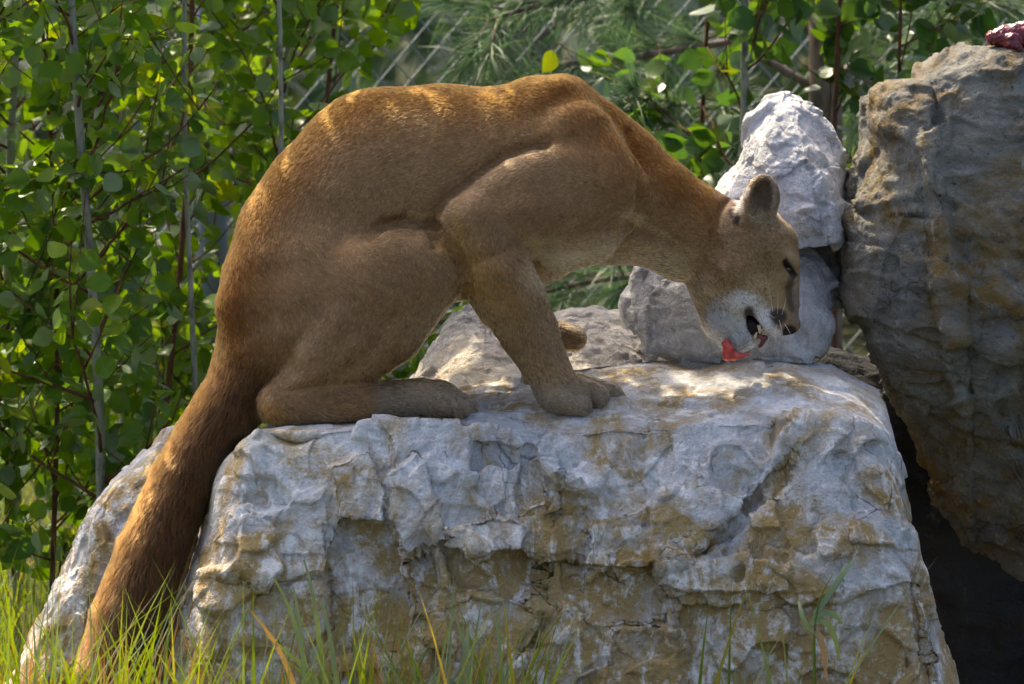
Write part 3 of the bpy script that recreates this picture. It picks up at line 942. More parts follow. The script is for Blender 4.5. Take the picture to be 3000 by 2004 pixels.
def press(V, F):
    N = grid_normals(V, F)
    near = smoothstep(0.05, 0.4, -N[:, 2]) * (V[:, 2] < 20)
    off = np.zeros(len(V))
    for line, wd, h in STROKES:
        d = seg_dist(V[:, :2], line)
        off += h * np.exp(-(d / wd) ** 2)
    return V + N * (off * near)[:, None]

def build_cougar():
    G = Grid((190, 160, -320), (2400, 2110, 345), 5.6)
    for ch, k, sw, fl in PRIMS:
        sl, d = G.chain_d(ch, sw, 30 + k)
        G.smin(sl, d, k)
    for e in EARS:
        sl, d = G.ellipsoid_d(e['c'], e['r'], e['rot'], 40)
        _, d2 = G.ellipsoid_d(e['carve'], e['cr'], e['rot'], 40, box=(e['c'], max(e['r']) + 40))
        G.smin(sl, np.maximum(d, -d2), 14)
    for sg in (-1, 1):
        sl, d = G.chain_d([(2182, 660, sg * 66, 44), (2204, 625, sg * 80, 40)], 0.9, 40)
        G.smin(sl, d, 16)
        sl, d = G.chain_d([(2190, 655, sg * 62, 46), (2238, 668, sg * 48, 50)], 0.9, 40)
        G.smin(sl, d, 24)
    # eye sockets, the open mouth, nostrils
    for sg in (-1, 1):
        sl, d = G.chain_d([(2300, 776, sg * 74, 5), (2312, 790, sg * 68, 8), (2326, 806, sg * 52, 7)], 1.0, 30)
        G.smax(sl, -d, 6)
        sl, d = G.chain_d([(2330, 972, sg * 14, 7)], 1.0, 20)
        G.smax(sl, -d, 5)
    sl, d = G.chain_d([(2184, 912, 0, 10), (2204, 948, 0, 20), (2242, 1002, 0, 27)], 4.5, 130)
    G.smax(sl, -d, 8)
    V, F = surface_nets(G)
    # light smoothing of the lattice
    nb = np.zeros((len(V), 3)); cn = np.zeros(len(V))
    for it in range(2):
        nb[:] = 0; cn[:] = 0
        for a, b in ((0, 1), (1, 2), (2, 3), (3, 0)):
            nb += scatter_add(len(V), F[:, a], V[F[:, b]]) + scatter_add(len(V), F[:, b], V[F[:, a]])
            cn += np.bincount(F[:, a], minlength=len(V)) + np.bincount(F[:, b], minlength=len(V))
        V = V * 0.5 + 0.5 * nb / cn[:, None]
    F = outward(V, F)
    V = press(V, F)
    N = grid_normals(V, F)
    colr = coat(V, N)
    t = NT('cougar_skin')
    at_ = t.n('ShaderNodeAttribute', attribute_name='coat')
    skin = t.finish(t.principled(at_.outputs['Color'], 0.9, 0.1))
    body = mesh_obj('cougar', frame(V), F, skin)
    ca = body.data.color_attributes.new('coat', 'FLOAT_COLOR', 'POINT')
    ca.data.foreach_set('color', np.concatenate([colr, np.ones((len(V), 1))], 1).astype(np.float32).ravel())
    tag(body, 'tawny cougar crouching on the boulder with its head down to eat', 'cougar')
    return body, V, F, N

def build_fur(body, V, F, N):
    tri = np.concatenate([F[:, [0, 1, 2]], F[:, [0, 2, 3]]])
    a, b, c = V[tri[:, 0]], V[tri[:, 1]], V[tri[:, 2]]
    area = np.linalg.norm(np.cross(b - a, c - a), axis=1) * 0.5
    cen = (a + b + c) / 3
    nz = N[tri[:, 0]][:, 2]
    dens = np.where(cen[:, 0] > 2080, 2.3, 1.0) * np.where((cen[:, 0] > 2235) & (cen[:, 1] > 660), 2.0, 1.0) * np.where(nz > 0.35, 0.45, 1.0)
    dens = np.where((cen[:, 1] > 1100) & (cen[:, 0] > 1200), dens * 1.5, dens)
    wgt = area * dens
    cum = np.cumsum(wgt)
    NH = FUR_COUNT
    pick = np.searchsorted(cum, rng.random(NH) * cum[-1])
    r1, r2 = rng.random(NH), rng.random(NH)
    sw = r1 + r2 > 1
    r1[sw], r2[sw] = 1 - r1[sw], 1 - r2[sw]
    T = tri[pick]
    bc = np.stack([1 - r1 - r2, r1, r2], 1)
    P = (V[T] * bc[:, :, None]).sum(1)
    Nn = (N[T] * bc[:, :, None]).sum(1)
    Nn /= np.linalg.norm(Nn, axis=1, keepdims=True) + 1e-9
    # combing direction from the limbs' own axes
    gp, gd = [], []
    for ch, k, s_, fl in PRIMS:
        ch = np.array(ch, float)
        for i in range(len(ch) - 1):
            e = ch[i + 1, :3] - ch[i, :3]
            L = np.linalg.norm(e)
            if L < 30:
                continue
            for t in np.linspace(0.1, 0.9, max(2, int(L / 45))):
                gp.append(ch[i, :3] + e * t); gd.append(e / L * fl)
    gp, gd = np.array(gp, np.float32), np.array(gd, np.float32)
    D = np.zeros_like(P)
    for i0 in range(0, NH, 20000):
        q = P[i0:i0 + 20000].astype(np.float32)
        d2 = (q * q).sum(1)[:, None] + (gp * gp).sum(1)[None] - 2 * (q @ gp.T)
        wq = 1.0 / (np.maximum(d2, 0) + 900.0) ** 2
        D[i0:i0 + 20000] = wq @ gd / wq.sum(1, keepdims=True)
    D[:, 1] += 0.12
    nv = np.stack([vnoise(P / 70, 61), vnoise(P / 70, 62), vnoise(P / 70, 63)], 1)
    nf = np.stack([vnoise(P / 14, 64), vnoise(P / 14, 65), vnoise(P / 14, 66)], 1)
    D = D + 0.22 * nv + 0.12 * nf + 0.20 * rng.normal(size=D.shape)
    D -= Nn * (D * Nn).sum(1, keepdims=True)
    D /= np.linalg.norm(D, axis=1, keepdims=True) + 1e-9
    x, y = P[:, 0], P[:, 1]
    ln = np.full(NH, 13.5)
    tail = (1 - smoothstep(110, 170, seg_dist(P, [t[:3] for t in TAIL]))) * smoothstep(1000, 1200, y)
    ln += 24 * tail
    head = smoothstep(2080, 2160, x)
    ln = ln * (1 - head) + head * 12.0
    ln += 12 * (1 - smoothstep(10, 70, seg_dist(P[:, :2], [(1830, 775), (1960, 800), (2060, 880), (2120, 970), (2180, 1030)])))
    ln += 9 * (1 - smoothstep(10, 60, seg_dist(P[:, :2], [(1250, 1060), (1150, 1120), (800, 1240), (760, 1225)])))
    face = smoothstep(2215, 2300, x + 0.15 * (y - 800)) * smoothstep(660, 740, y)
    ln = ln * (1 - face) + 5.5 * face
    ear = np.hypot((x - 2228) / 50, (y - 575) / 75) < 1.1
    ln = np.where(ear, 9.0, ln)
    tuft = seg_dist(P[:, :2], [(2180, 600), (2195, 650), (2240, 650), (2262, 640)]) < 26
    ln = np.where(tuft, 19.0, ln)
    paw = (y > 1120) & (x > 1200)
    ln = np.where(paw, 9.0, ln)
    nose = np.hypot(x - 2314, y - 976) < 26
    mouth = seg_dist(P[:, :2], [(2190, 916), (2206, 950), (2222, 985)]) < 14
    eye = seg_dist(P[:, :2], [(2300, 774), (2312, 790), (2324, 806)]) < 9
    keep = ~(nose | mouth | eye)
    ln *= rng.uniform(0.55, 1.3, NH)
    lift = 0.30 + 0.10 * rng.random(NH) + 0.12 * (vnoise(P / 9, 77)) + 0.22 * tail
    lift = np.clip(lift, 0.08, 0.8)
    K = 4
    ts = np.linspace(0, 1, K)
    pts = np.zeros((NH, K, 3))
    for j, t in enumerate(ts):
        up = np.sin(lift) * t * (1 - 0.42 * t)
        pts[:, j] = P - Nn * 1.0 + (Nn * up[:, None] + D * (np.cos(lift) * t)[:, None]) * ln[:, None]
        pts[:, j, 1] += 0.06 * ln * t * t
    cl = coat(P, Nn)
    ag = rng.random(NH)                                # banded guard hairs: some dark, some light
    fac = 0.88 + 0.28 * rng.random(NH) + 1.15 * fbm(np.stack([P[:, 0] + P[:, 1], 1.6 * (P[:, 1] - P[:, 0]), P[:, 2] * 1.4], 1) / 9.0, 2, 88)
    fac = np.where(ag < 0.22, fac * 0.30, fac)
    fac = np.where(ag > 0.84, fac * 1.6, fac)
    cl = np.clip(cl * np.maximum(fac, 0.15)[:, None], 0.004, 0.95)
    pts, cl, ln = pts[keep], cl[keep], ln[keep]
    n = len(pts)
    hc = bpy.data.hair_curves.new('fur')
    hc.add_curves([K] * n)
    hc.attributes['position'].data.foreach_set('vector', frame(pts.reshape(-1, 3)).astype(np.float32).ravel())
    rad = (np.where(ln < 10, 0.00024, 0.00034)[:, None] * np.array([1.0, 0.9, 0.65, 0.12])[None]).astype(np.float32)
    ra = hc.attributes.get('radius') or hc.attributes.new('radius', 'FLOAT', 'POINT')
    ra.data.foreach_set('value', rad.ravel())
    ca = hc.attributes.new('coat', 'FLOAT_COLOR', 'CURVE')
    ca.data.foreach_set('color', np.concatenate([cl, np.ones((n, 1))], 1).astype(np.float32).ravel())
    t = NT('cougar_fur')
    at_ = t.n('ShaderNodeAttribute', attribute_name='coat')
    hb = t.n('ShaderNodeBsdfHairPrincipled')
    hb.parametrization = 'COLOR'
    hb.inputs['IOR'].default_value = 1.32
    hb.inputs['Roughness'].default_value = 0.42
    hb.inputs['Radial Roughness'].default_value = 0.6
    t.l(at_.outputs['Color'], hb.inputs['Color'])
    m = t.finish(hb)
    hc.materials.append(m)
    o = bpy.data.objects.new('fur', hc)
    o.parent = body
    COL.objects.link(o)
    return o

FUR_COUNT = 500000
body, BV, BF, BN = build_cougar()
build_fur(body, BV, BF, BN)

def ball(name, c, r, mat, parent, n=16, rot=0.0):
    """small shaped ellipsoid part in the local frame"""
    V, F = [], []
    for i in range(n + 1):
        ph = -math.pi / 2 + math.pi * i / n
        for j in range(2 * n):
            th = math.pi * j / n
            x, y, z = math.cos(ph) * math.cos(th) * r[0], math.sin(ph) * r[1], math.cos(ph) * math.sin(th) * r[2]
            V.append((c[0] + x * math.cos(rot) - y * math.sin(rot), c[1] + x * math.sin(rot) + y * math.cos(rot), c[2] + z))
    for i in range(n):
        for j in range(2 * n):
            F.append((i * 2 * n + j, i * 2 * n + (j + 1) % (2 * n), (i + 1) * 2 * n + (j + 1) % (2 * n), (i + 1) * 2 * n + j))
    return mesh_obj(name, frame(np.array(V)), F, mat, parent)
M['eye'] = plain('eye_dark', (0.012, 0.009, 0.006), 0.12, 0.6)
M['tooth'] = plain('tooth', (0.62, 0.50, 0.26), 0.35)
M['gum'] = plain('mouth_lining', (0.018, 0.008, 0.008), 0.5, 0.2)
M['whisker'] = plain('whisker', (0.85, 0.84, 0.80), 0.4)
for sg in (-1, 1):
    ball('eye', (2304, 790, sg * 52), (13, 14, 13), M['eye'], body, rot=-0.5)
def cone_part(name, chain, mat, n=8):
    V, F = [], []
    P = frame(np.array([c[:3] for c in chain]))
    add_tube(V, F, P, [c[3] * S for c in chain], n)
    return mesh_obj(name, V, F, mat, body)
cone_part('tooth', [(2222, 953, -48, 7), (2224, 966, -50, 5.5), (2225, 984, -48, 1.0)], M['tooth'])
cone_part('tooth', [(2232, 966, -38, 6), (2236, 978, -38, 5), (2238, 987, -38, 1.5)], M['tooth'])
cone_part('tooth', [(2210, 992, -42, 5.5), (2213, 982, -44, 4), (2215, 972, -44, 1.0)], M['tooth'])
ball('mouth_lining', (2205, 955, 0), (26, 40, 52), M['gum'], body, rot=-0.45)
for i, (x, y, w) in enumerate([(2262, 915, -66), (2275, 920, -66), (2288, 922, -62), (2266, 932, -70), (2280, 938, -68), (2258, 948, -68), (2272, 952, -66), (2292, 944, -58)]):
    rx, ry = [(-0.12, -0.75), (0.05, -0.8), (0.2, -0.6), (-0.5, -0.4), (0.15, 0.5), (-0.6, 0.35), (-0.1, 0.8), (0.35, 0.45)][i]
    L = 88 + 34 * random.random()
    ch = [(x + rx * L * t - 6 * t * t * (i % 3), y + ry * L * t + 14 * t * t, w - 46 * t, 0.75 * (1 - 0.8 * t)) for t in (0, 0.25, 0.5, 0.75, 1)]
    cone_part('whisker', ch, M['whisker'], 4)

# ------------------------------------------------------------------ raw meat
def meat(name, chains, mat, label):
    V0 = np.concatenate([np.array([c[:3] for c in ch]) for ch in chains])
    G = Grid(V0.min(0) - 60, V0.max(0) + 60, 3.0)
    for ch in chains:
        sl, d = G.chain_d(ch, 1.0, 30)
        G.smin(sl, d, 9)
    V, F = surface_nets(G)
    F = outward(V, F)
    V = displaced(V, F, [('chip', 22, 5, 4), ('fbm', 12, 4, 9)])
    o = mesh_obj(name, frame(V), F, mat)
    tag(o, label, 'meat')
    return o
meat('meat_scrap', [[(2128, 1046, -40, 12), (2132, 1022, -42, 16), (2126, 1008, -40, 13)], [(2132, 1042, -30, 15), (2160, 1044, -25, 10), (2190, 1036, -30, 5)], [(2140, 1030, -15, 15), (2150, 1046, -5, 12)]],
     M['meat_light'], 'bright red scrap of meat on the boulder under the chin')
meat('meat_string', [[(2226, 986, -56, 8), (2238, 992, -57, 9), (2230, 1008, -58, 7), (2222, 1016, -56, 3)]], M['meat'], 'dark red string of meat hanging from the cougar mouth')
meat('meat_chunk', [[(2930, 98, 300, 24), (2970, 95, 300, 36), (3040, 90, 310, 46), (3090, 120, 310, 34)], [(2985, 110, 270, 26), (3000, 128, 262, 16)]], M['meat'], 'glossy dark red chunk of meat on top of the dark boulder')

# ------------------------------------------------------------------ dark bank: rock added behind the right gap, its deep shade put into the colour
pillow_rock('boulder', [(2420, 1000), (2700, 1050), (3300, 1150), (3700, 1500), (3700, 2500), (2300, 2500), (2350, 1400)], 1000, 260, 200, M['gap_shade'], sc(DARK, 1.0, 600), e=0.5, center=(2950, 1750), res=14,
            label='added rock behind the gap on the right, coloured near black for its deep shade')

# ------------------------------------------------------------------ chain link fence behind the thicket
def build_fence():
    D0 = 2.75
    y0 = at(1500, 1002, D0).y
    root = empty('chain_link_fence', (0, y0, 0))
    V, F = [], []
    hw, hh = 0.0325, 0.0385
    x0, x1, z0, z1 = -2.2, 2.2, 0.05, 2.1
    n = int((x1 - x0) / (2 * hw))
    for sgn in (1, -1):
        slope = hh / hw * sgn
        k = -int((z1 - z0) / (2 * hh)) - 2
        while k < n + int((z1 - z0) / (2 * hh)) + 2:
            xa = x0 + 2 * hw * k
            pts = []
            for i in range(0, 200):
                z = z0 + i * 0.45
                if z > z1:
                    break
                x = xa + (z - z0) / slope
                if x0 - 0.3 <= x <= x1 + 0.3:
                    pts.append((x, y0 + sgn * 0.0025, z))
            if len(pts) > 1:
                add_tube(V, F, pts, [0.0019] * len(pts), 4)
            k += 1
    w = mesh_obj('wire_mesh', V, F, M['steel'], root)
    w['kind'] = 'stuff'
    for px in (625, 3350):
        V, F = [], []
        b = at(px, 1002, D0 - 0.06)
        add_tube(V, F, [(b.x, b.y, -0.1), (b.x, b.y, 1.1), (b.x, b.y, 2.2)], [0.032] * 3, 14)
        mesh_obj('post', V, F, M['blue_post'], root)
    tag(root, 'galvanised chain link fence with blue grey post behind the plants', 'fence')
build_fence()

# ------------------------------------------------------------------ aspen saplings
def leaf_mesh(name, fold, curl, wave, mats):
    V, F, mi = [], [], []
    # stalk
    for i in range(4):
        t = i / 3
        y = 0.55 * t
        z = -0.10 * math.sin(t * 2.2)
        V += [(-0.012, y, z), (0.012, y, z)]
    for i in range(3):
        F.append((2 * i, 2 * i + 1, 2 * i + 3, 2 * i + 2)); mi.append(1)
    y0, zb = 0.55, V[-1][2]
    rows = 7
    ring = []
    for r in range(rows):
        t = r / (rows - 1)
        wd = 0.5 * (math.sin(math.pi * min(1, (t * 0.93 + 0.07)) ** 0.72)) ** 0.8 if 0 < r < rows - 1 else (0.10 if r == 0 else 0.0)
        yb = y0 - 0.06 * (1 - t) + t * 1.0
        row = []
        for s_ in (-1, -0.5, 0, 0.5, 1):
            x = s_ * wd
            yy = yb - (0.10 * abs(s_) * (1 - t) if r == 0 else 0)
            z = zb + fold * abs(s_) * wd + curl * (t - 0.3) ** 2 + wave * math.sin(5 * t + 3 * s_)
            row.append(len(V)); V.append((x, yy, z))
        ring.append(row)
    for r in range(rows - 1):
        for c in range(4):
            q = (ring[r][c], ring[r][c + 1], ring[r + 1][c + 1], ring[r + 1][c])
            F.append(q); mi.append(0)
    me = bpy.data.meshes.new(name)
    me.from_pydata(V, [], F)
    for m in mats:
        me.materials.append(m)
    me.polygons.foreach_set('material_index', mi)
    me.polygons.foreach_set('use_smooth', [True] * len(F))
    me.update()
    return me
LEAVES = {k: [leaf_mesh('leaf', *a, [M[k], M['petiole']]) for a in ((0.10, 0.05, 0.01), (0.28, -0.12, 0.02), (-0.06, 0.22, 0.025), (0.02, -0.25, 0.03), (0.45, 0.1, 0.02))] for k in ('leaf', 'leaf_shade')}
leaf_total = 0
def aspen(label, px, pxt, d, height, r0, mat, keep_max, rnd, group, nb=26, blen=(0.22, 0.55), lsize=(0.030, 0.047), low=0.15, bark='aspen_bark', crown_above=True, lean=0.0, side=0.0):
    """one sapling: px at the foot (row 1300) and px at row 0, d metres behind the plane of focus"""
    global leaf_total
    a, b = at(px, 1300, d), at(pxt, 0, d)
    dx = (b.x - a.x) / (b.z - a.z)
    base = Vector((a.x - dx * a.z, a.y, -0.03))
    root = empty('aspen_sapling', base)
    tag(root, label, 'sapling', group)
    def axis(z):
        return Vector((base.x + dx * z + 0.018 * math.sin(z * 3.1 + px), base.y + 0.03 * math.sin(z * 2.3 + pxt) + lean * z, z))
    V, F = [], []
    zs = np.linspace(-0.03, height, 16)
    add_tube(V, F, [axis(z) for z in zs], [r0 * (1 - 0.72 * max(0, z) / height) for z in zs], 9)
    mesh_obj('trunk', V, F, M[bark], root)
    leaves = []
    for i in range(nb):
        BV, BF = [], []
        z = height * (low + (1 - low) * (i + rnd.random()) / nb)
        p0 = axis(z)
        az = rnd.uniform(0, 2 * math.pi)
        up = rnd.uniform(0.35, 1.1)
        dr = Vector((math.cos(az) + side, math.sin(az) * 0.8, up)).normalized()
        L = rnd.uniform(*blen) * (1.05 - 0.45 * z / height)
        pts = [p0]
        m = 7
        for j in range(m):
            dr = (dr + Vector((rnd.gauss(0, .12), rnd.gauss(0, .12), rnd.gauss(0.03, .10)))).normalized()
            pts.append(pts[-1] + dr * (L / m))
        rb = max(0.0016, r0 * 0.30 * (1 - 0.6 * z / height))
        add_tube(BV, BF, pts, [rb * (1 - 0.8 * j / m) + 0.0007 for j in range(m + 1)], 5)
        tips = [pts]
        for q in range(2):
            j0 = rnd.randint(2, 5)
            dq = (dr + Vector((rnd.gauss(0, .7), rnd.gauss(0, .6), rnd.gauss(0.1, .4)))).normalized()
            sub = [pts[j0] + dq * (L * 0.16 * j) + Vector((0, 0, 0.004 * j * j)) for j in range(4)]
            add_tube(BV, BF, sub, [rb * 0.5 * (1 - 0.2 * j) + 0.0005 for j in range(4)], 4)
            tips.append(sub)
        mesh_obj('branch', BV, BF, M['twig'], root)
        for tp in tips:
            n = max(3, int((tp[-1] - tp[0]).length / 0.024))
            for j in range(n):
                t = (0.18 + 0.82 * (j + rnd.random() * 0.7) / n) * (len(tp) - 1)
                i0 = min(int(t), len(tp) - 2)
                p = tp[i0].lerp(tp[i0 + 1], t - i0)
                sz = rnd.uniform(*lsize)
                td = Vector((rnd.gauss(0, .8), rnd.gauss(0, .8), rnd.gauss(-0.35, .6))).normalized()
                nn = Vector((rnd.gauss(0, 0.7), rnd.gauss(-0.25, 0.7), rnd.gauss(0.45, .6)))
                nn = (nn - td * nn.dot(td)).normalized()
                xx = td.cross(nn)
                Mx = Matrix(((xx.x, td.x, nn.x), (xx.y, td.y, nn.y), (xx.z, td.z, nn.z)))
                leaves.append((p, Mx, sz))
    pj = project([l[0] for l in leaves])
    vis = [i for i in range(len(leaves)) if -60 < pj[i, 0] < 3060 and -60 < pj[i, 1] < 1900]
    rnd.shuffle(vis)
    gap = [i for i in vis if 585 < pj[i, 0] < 660 and 540 < pj[i, 1] < 1010 and rnd.random() < 0.75]
    vis = [i for i in vis if i not in set(gap)]
    gap = set(gap)
    keep = set(vis[:keep_max])
    inv = Matrix.Translation(-base)
    meshes = LEAVES[mat]
    CV, CF, CM = [], [], []
    for i, (p, Mx, sz) in enumerate(leaves):
        if i in gap:
            continue
        me = meshes[rnd.randrange(len(meshes))]
        if i in keep:
            o = bpy.data.objects.new('leaf', me)
            o.matrix_world = Matrix.Translation(p - base) @ Mx.to_4x4() @ Matrix.Scale(sz, 4)
            o.parent = root
            COL.objects.link(o)
            leaf_total += 1
        elif crown_above:
            b0 = len(CV)
            for v in me.vertices:
                CV.append(tuple(p + Mx @ (v.co * sz)))
            for f in me.polygons:
                CF.append(tuple(b0 + q for q in f.vertices)); CM.append(f.material_index)
    if CV:
        o = mesh_obj('crown', CV, CF, None, root, True, [M[mat], M['petiole']], CM)
        o['kind'] = 'stuff'
    return root

rp = random.Random(5)
GL = 'aspen saplings on the left'
LEFT = [
    ('slender grey aspen sapling nearest the left edge, half hidden by leaves', 40, 62, 1.15, 2.8, 0.010, 'leaf', 34),
    ('straight pale grey aspen stem rising left of the tail', 264, 246, 0.72, 2.9, 0.0110, 'leaf', 34),
    ('thin red brown aspen shoot between the two pale stems on the left', 150, 130, 0.95, 2.1, 0.006, 'leaf', 30),
    ('leafy aspen with thin dark stem left of the cougar rump', 470, 560, 1.35, 2.8, 0.0075, 'leaf', 36),
    ('grey aspen stem with kinked branch just behind the cougar rump', 770, 835, 1.55, 2.4, 0.0095, 'leaf', 32),
    ('dense aspen set back between the left stems', 360, 400, 1.9, 2.5, 0.009, 'leaf', 40),
    ('aspen set back at the far left edge in deeper shade', 60, 20, 2.1, 2.5, 0.010, 'leaf', 40),
    ('aspen with large leaves over the cougar lower back', 900, 1010, 1.75, 2.2, 0.0075, 'leaf', 14),
    ('shaded aspen behind the cougar rump near the blue grey post', 690, 690, 2.2, 2.3, 0.008, 'leaf', 40),
]
LEFT.append(('added aspen just outside the left edge, shading the cougar, a few leaves reaching in', -170, -200, 0.75, 3.2, 0.011, 'leaf', 50))  # added outside the view so its crown shades the rump and back
for lb, px, pxt, d, h, r0, mt, nb in LEFT:
    aspen(lb, px, pxt, d, h, r0, mt, 200, rp, GL, nb=int(nb * 1.25), bark='twig' if r0 < 0.008 else 'aspen_bark', low=0.05)
for lb, px, pxt, d, h in (('thin aspen stem just left of the cougar rump, added for the shade of its crown', 560, 575, 0.85, 2.9), ('slim grey aspen stem behind the cougar lower back, added to shade it from above', 790, 806, 0.9, 2.75)):  # two saplings added so their crowns above the view dapple the back
    aspen(lb, px, pxt, d, h, 0.0065, 'leaf', 40, rp, GL, nb=30, low=0.58, blen=(0.28, 0.6))
GR = 'aspen saplings on the right'
RIGHT = [
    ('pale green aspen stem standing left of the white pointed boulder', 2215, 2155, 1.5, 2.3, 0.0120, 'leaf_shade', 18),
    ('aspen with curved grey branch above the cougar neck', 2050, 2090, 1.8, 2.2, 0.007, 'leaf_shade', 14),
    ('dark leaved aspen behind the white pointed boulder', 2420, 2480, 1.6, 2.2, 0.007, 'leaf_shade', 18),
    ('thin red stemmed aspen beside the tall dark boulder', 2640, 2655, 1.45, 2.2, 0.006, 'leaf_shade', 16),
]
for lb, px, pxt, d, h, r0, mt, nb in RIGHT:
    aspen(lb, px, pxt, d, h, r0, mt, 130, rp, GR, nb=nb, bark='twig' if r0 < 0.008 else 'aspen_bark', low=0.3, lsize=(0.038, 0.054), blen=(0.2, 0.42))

# ------------------------------------------------------------------ pines
def pine(label, px, d, height, r0, branches, rnd):
    a = at(px, 1002, d)
    base = Vector((a.x, a.y, -0.03))
    root = empty('pine_tree', base)
    tag(root, label, 'pine')
    V, F = [], []
    zs = np.linspace(-0.03, height, 14)
    add_tube(V, F, [(base.x + 0.02 * math.sin(2 * z), base.y, z) for z in zs], [r0 * (1 - 0.7 * max(z, 0) / height) for z in zs], 10)
    mesh_obj('trunk', V, F, M['pine_bark'], root)
    NV, NF = [], []
    def tuft(p, ax, n, ln):
        for _ in range(n):
            v = (ax * rnd.uniform(0.35, 1.2) + Vector((rnd.gauss(0, .5), rnd.gauss(0, .5), rnd.gauss(-0.08, .5)))).normalized()
            L = ln * rnd.uniform(0.7, 1.1)
            s_ = v.cross(Vector((rnd.gauss(0, 1), rnd.gauss(0, 1), rnd.gauss(0, 1)))).normalized() * 0.0011
            q = p + v * (L * 0.55)
            e_ = p + v * L + Vector((0, 0, -0.012))
            b0 = len(NV)
            NV.extend([tuple(p - s_), tuple(p + s_), tuple(q + s_), tuple(q - s_), tuple(e_)])
            NF.extend([(b0, b0 + 1, b0 + 2, b0 + 3), (b0 + 3, b0 + 2, b0 + 4)])
    for path, nt, ln in branches:
        pts = [at(*q) for q in path]
        pts = [Vector((base.x, base.y, max(0.1, pts[0].z - 0.10)))] + pts
        fine = []
        for i in range(len(pts) - 1):
            for t in (0, 0.25, 0.5, 0.75):
                fine.append(pts[i].lerp(pts[i + 1], t))
        fine.append(pts[-1])
        BV, BF = [], []
        add_tube(BV, BF, fine, [0.009 * (1 - 0.7 * i / len(fine)) + 0.001 for i in range(len(fine))], 6)
        for k in range(nt):
            t = 0.25 + 0.75 * (k + 1) / nt
            i0 = min(int(t * (len(fine) - 1)), len(fine) - 2)
            p = fine[i0].lerp(fine[i0 + 1], t * (len(fine) - 1) - i0)
            dr = (fine[i0 + 1] - fine[i0]).normalized()
            tw = (dr + Vector((rnd.gauss(0, .55), rnd.gauss(0, .5), rnd.gauss(0.05, .5)))).normalized()
            tip = p + tw * rnd.uniform(0.04, 0.16)
            add_tube(BV, BF, [p, tip], [0.003, 0.0018], 5)
            for q in (0.4, 0.75, 1.0):
                tuft(p.lerp(tip, q), tw, 30, ln)
        mesh_obj('branch', BV, BF, M['pine_bark'], root)
    o = mesh_obj('needles', NV, NF, M['needle'], root, False)
    o['kind'] = 'stuff'
pr = random.Random(9)
pine('pine with long needles reaching over the cougar back', 2390, 2.25, 3.4, 0.045, [
    ([(2150, 120, 2.2), (1850, 170, 2.1), (1600, 190, 2.0), (1480, 260, 1.9)], 13, 0.13),
    ([(2100, -60, 2.3), (1800, -20, 2.2), (1560, 20, 2.1), (1430, 60, 2.0)], 13, 0.13),
    ([(2200, 330, 2.1), (2000, 300, 1.9), (1900, 330, 1.8)], 9, 0.12),
    ([(2150, 560, 2.2), (1980, 520, 2.1), (1880, 470, 2.0)], 7, 0.12),
    ([(2100, 800, 2.3), (1900, 800, 2.2), (1700, 830, 2.1), (1580, 860, 2.1)], 11, 0.13),
    ([(2500, 0, 2.2), (2700, -30, 2.1), (2850, -10, 2.1)], 9, 0.12),
    ([(2480, 200, 2.3), (2560, 250, 2.3)], 4, 0.12),
], pr)
pine('pine set back behind the fence in haze green', 1500, 4.6, 5.0, 0.06, [
    ([(1300, 60, 4.4), (1100, 120, 4.2)], 8, 0.16), ([(1700, 40, 4.4), (1900, 100, 4.3)], 8, 0.16), ([(1400, -80, 4.5), (1200, -100, 4.4)], 8, 0.16),
    ([(1650, 300, 4.4), (1850, 350, 4.3)], 8, 0.16), ([(1350, 350, 4.4), (1150, 420, 4.3)], 6, 0.16), ([(1650, 700, 4.4), (1900, 760, 4.3)], 8, 0.16), ([(1450, 900, 4.4), (1700, 950, 4.3)], 8, 0.16)], pr)

# ------------------------------------------------------------------ far wood beyond the fence
def far_wood():
    n = 40000
    x = rng.uniform(-6, 6, n); y = rng.uniform(5.5, 17, n); z = rng.uniform(0, 1, n) ** 0.9 * (2.8 + 0.12 * y)
    P = np.stack([x, y, z], 1)
    dn = fbm(P * 0.8, 3, 91)
    P = P[dn > -0.28]
    n = len(P)
    a = rng.normal(size=(n, 3)); a /= np.linalg.norm(a, axis=1, keepdims=True)
    b = np.cross(a, rng.normal(size=(n, 3))); b /= np.linalg.norm(b, axis=1, keepdims=True)
    s_ = rng.uniform(0.045, 0.11, n)[:, None]
    V = np.stack([P - a * s_, P + b * s_ * 0.7, P + a * s_, P - b * s_ * 0.7], 1).reshape(-1, 3)
    F = np.arange(4 * n).reshape(n, 4)
    o = mesh_obj('far_wood', V, F, M['far_leaf'], None, False)
    tag(o, 'blurred green wood beyond the chain link fence', 'woodland', kind='stuff')
far_wood()

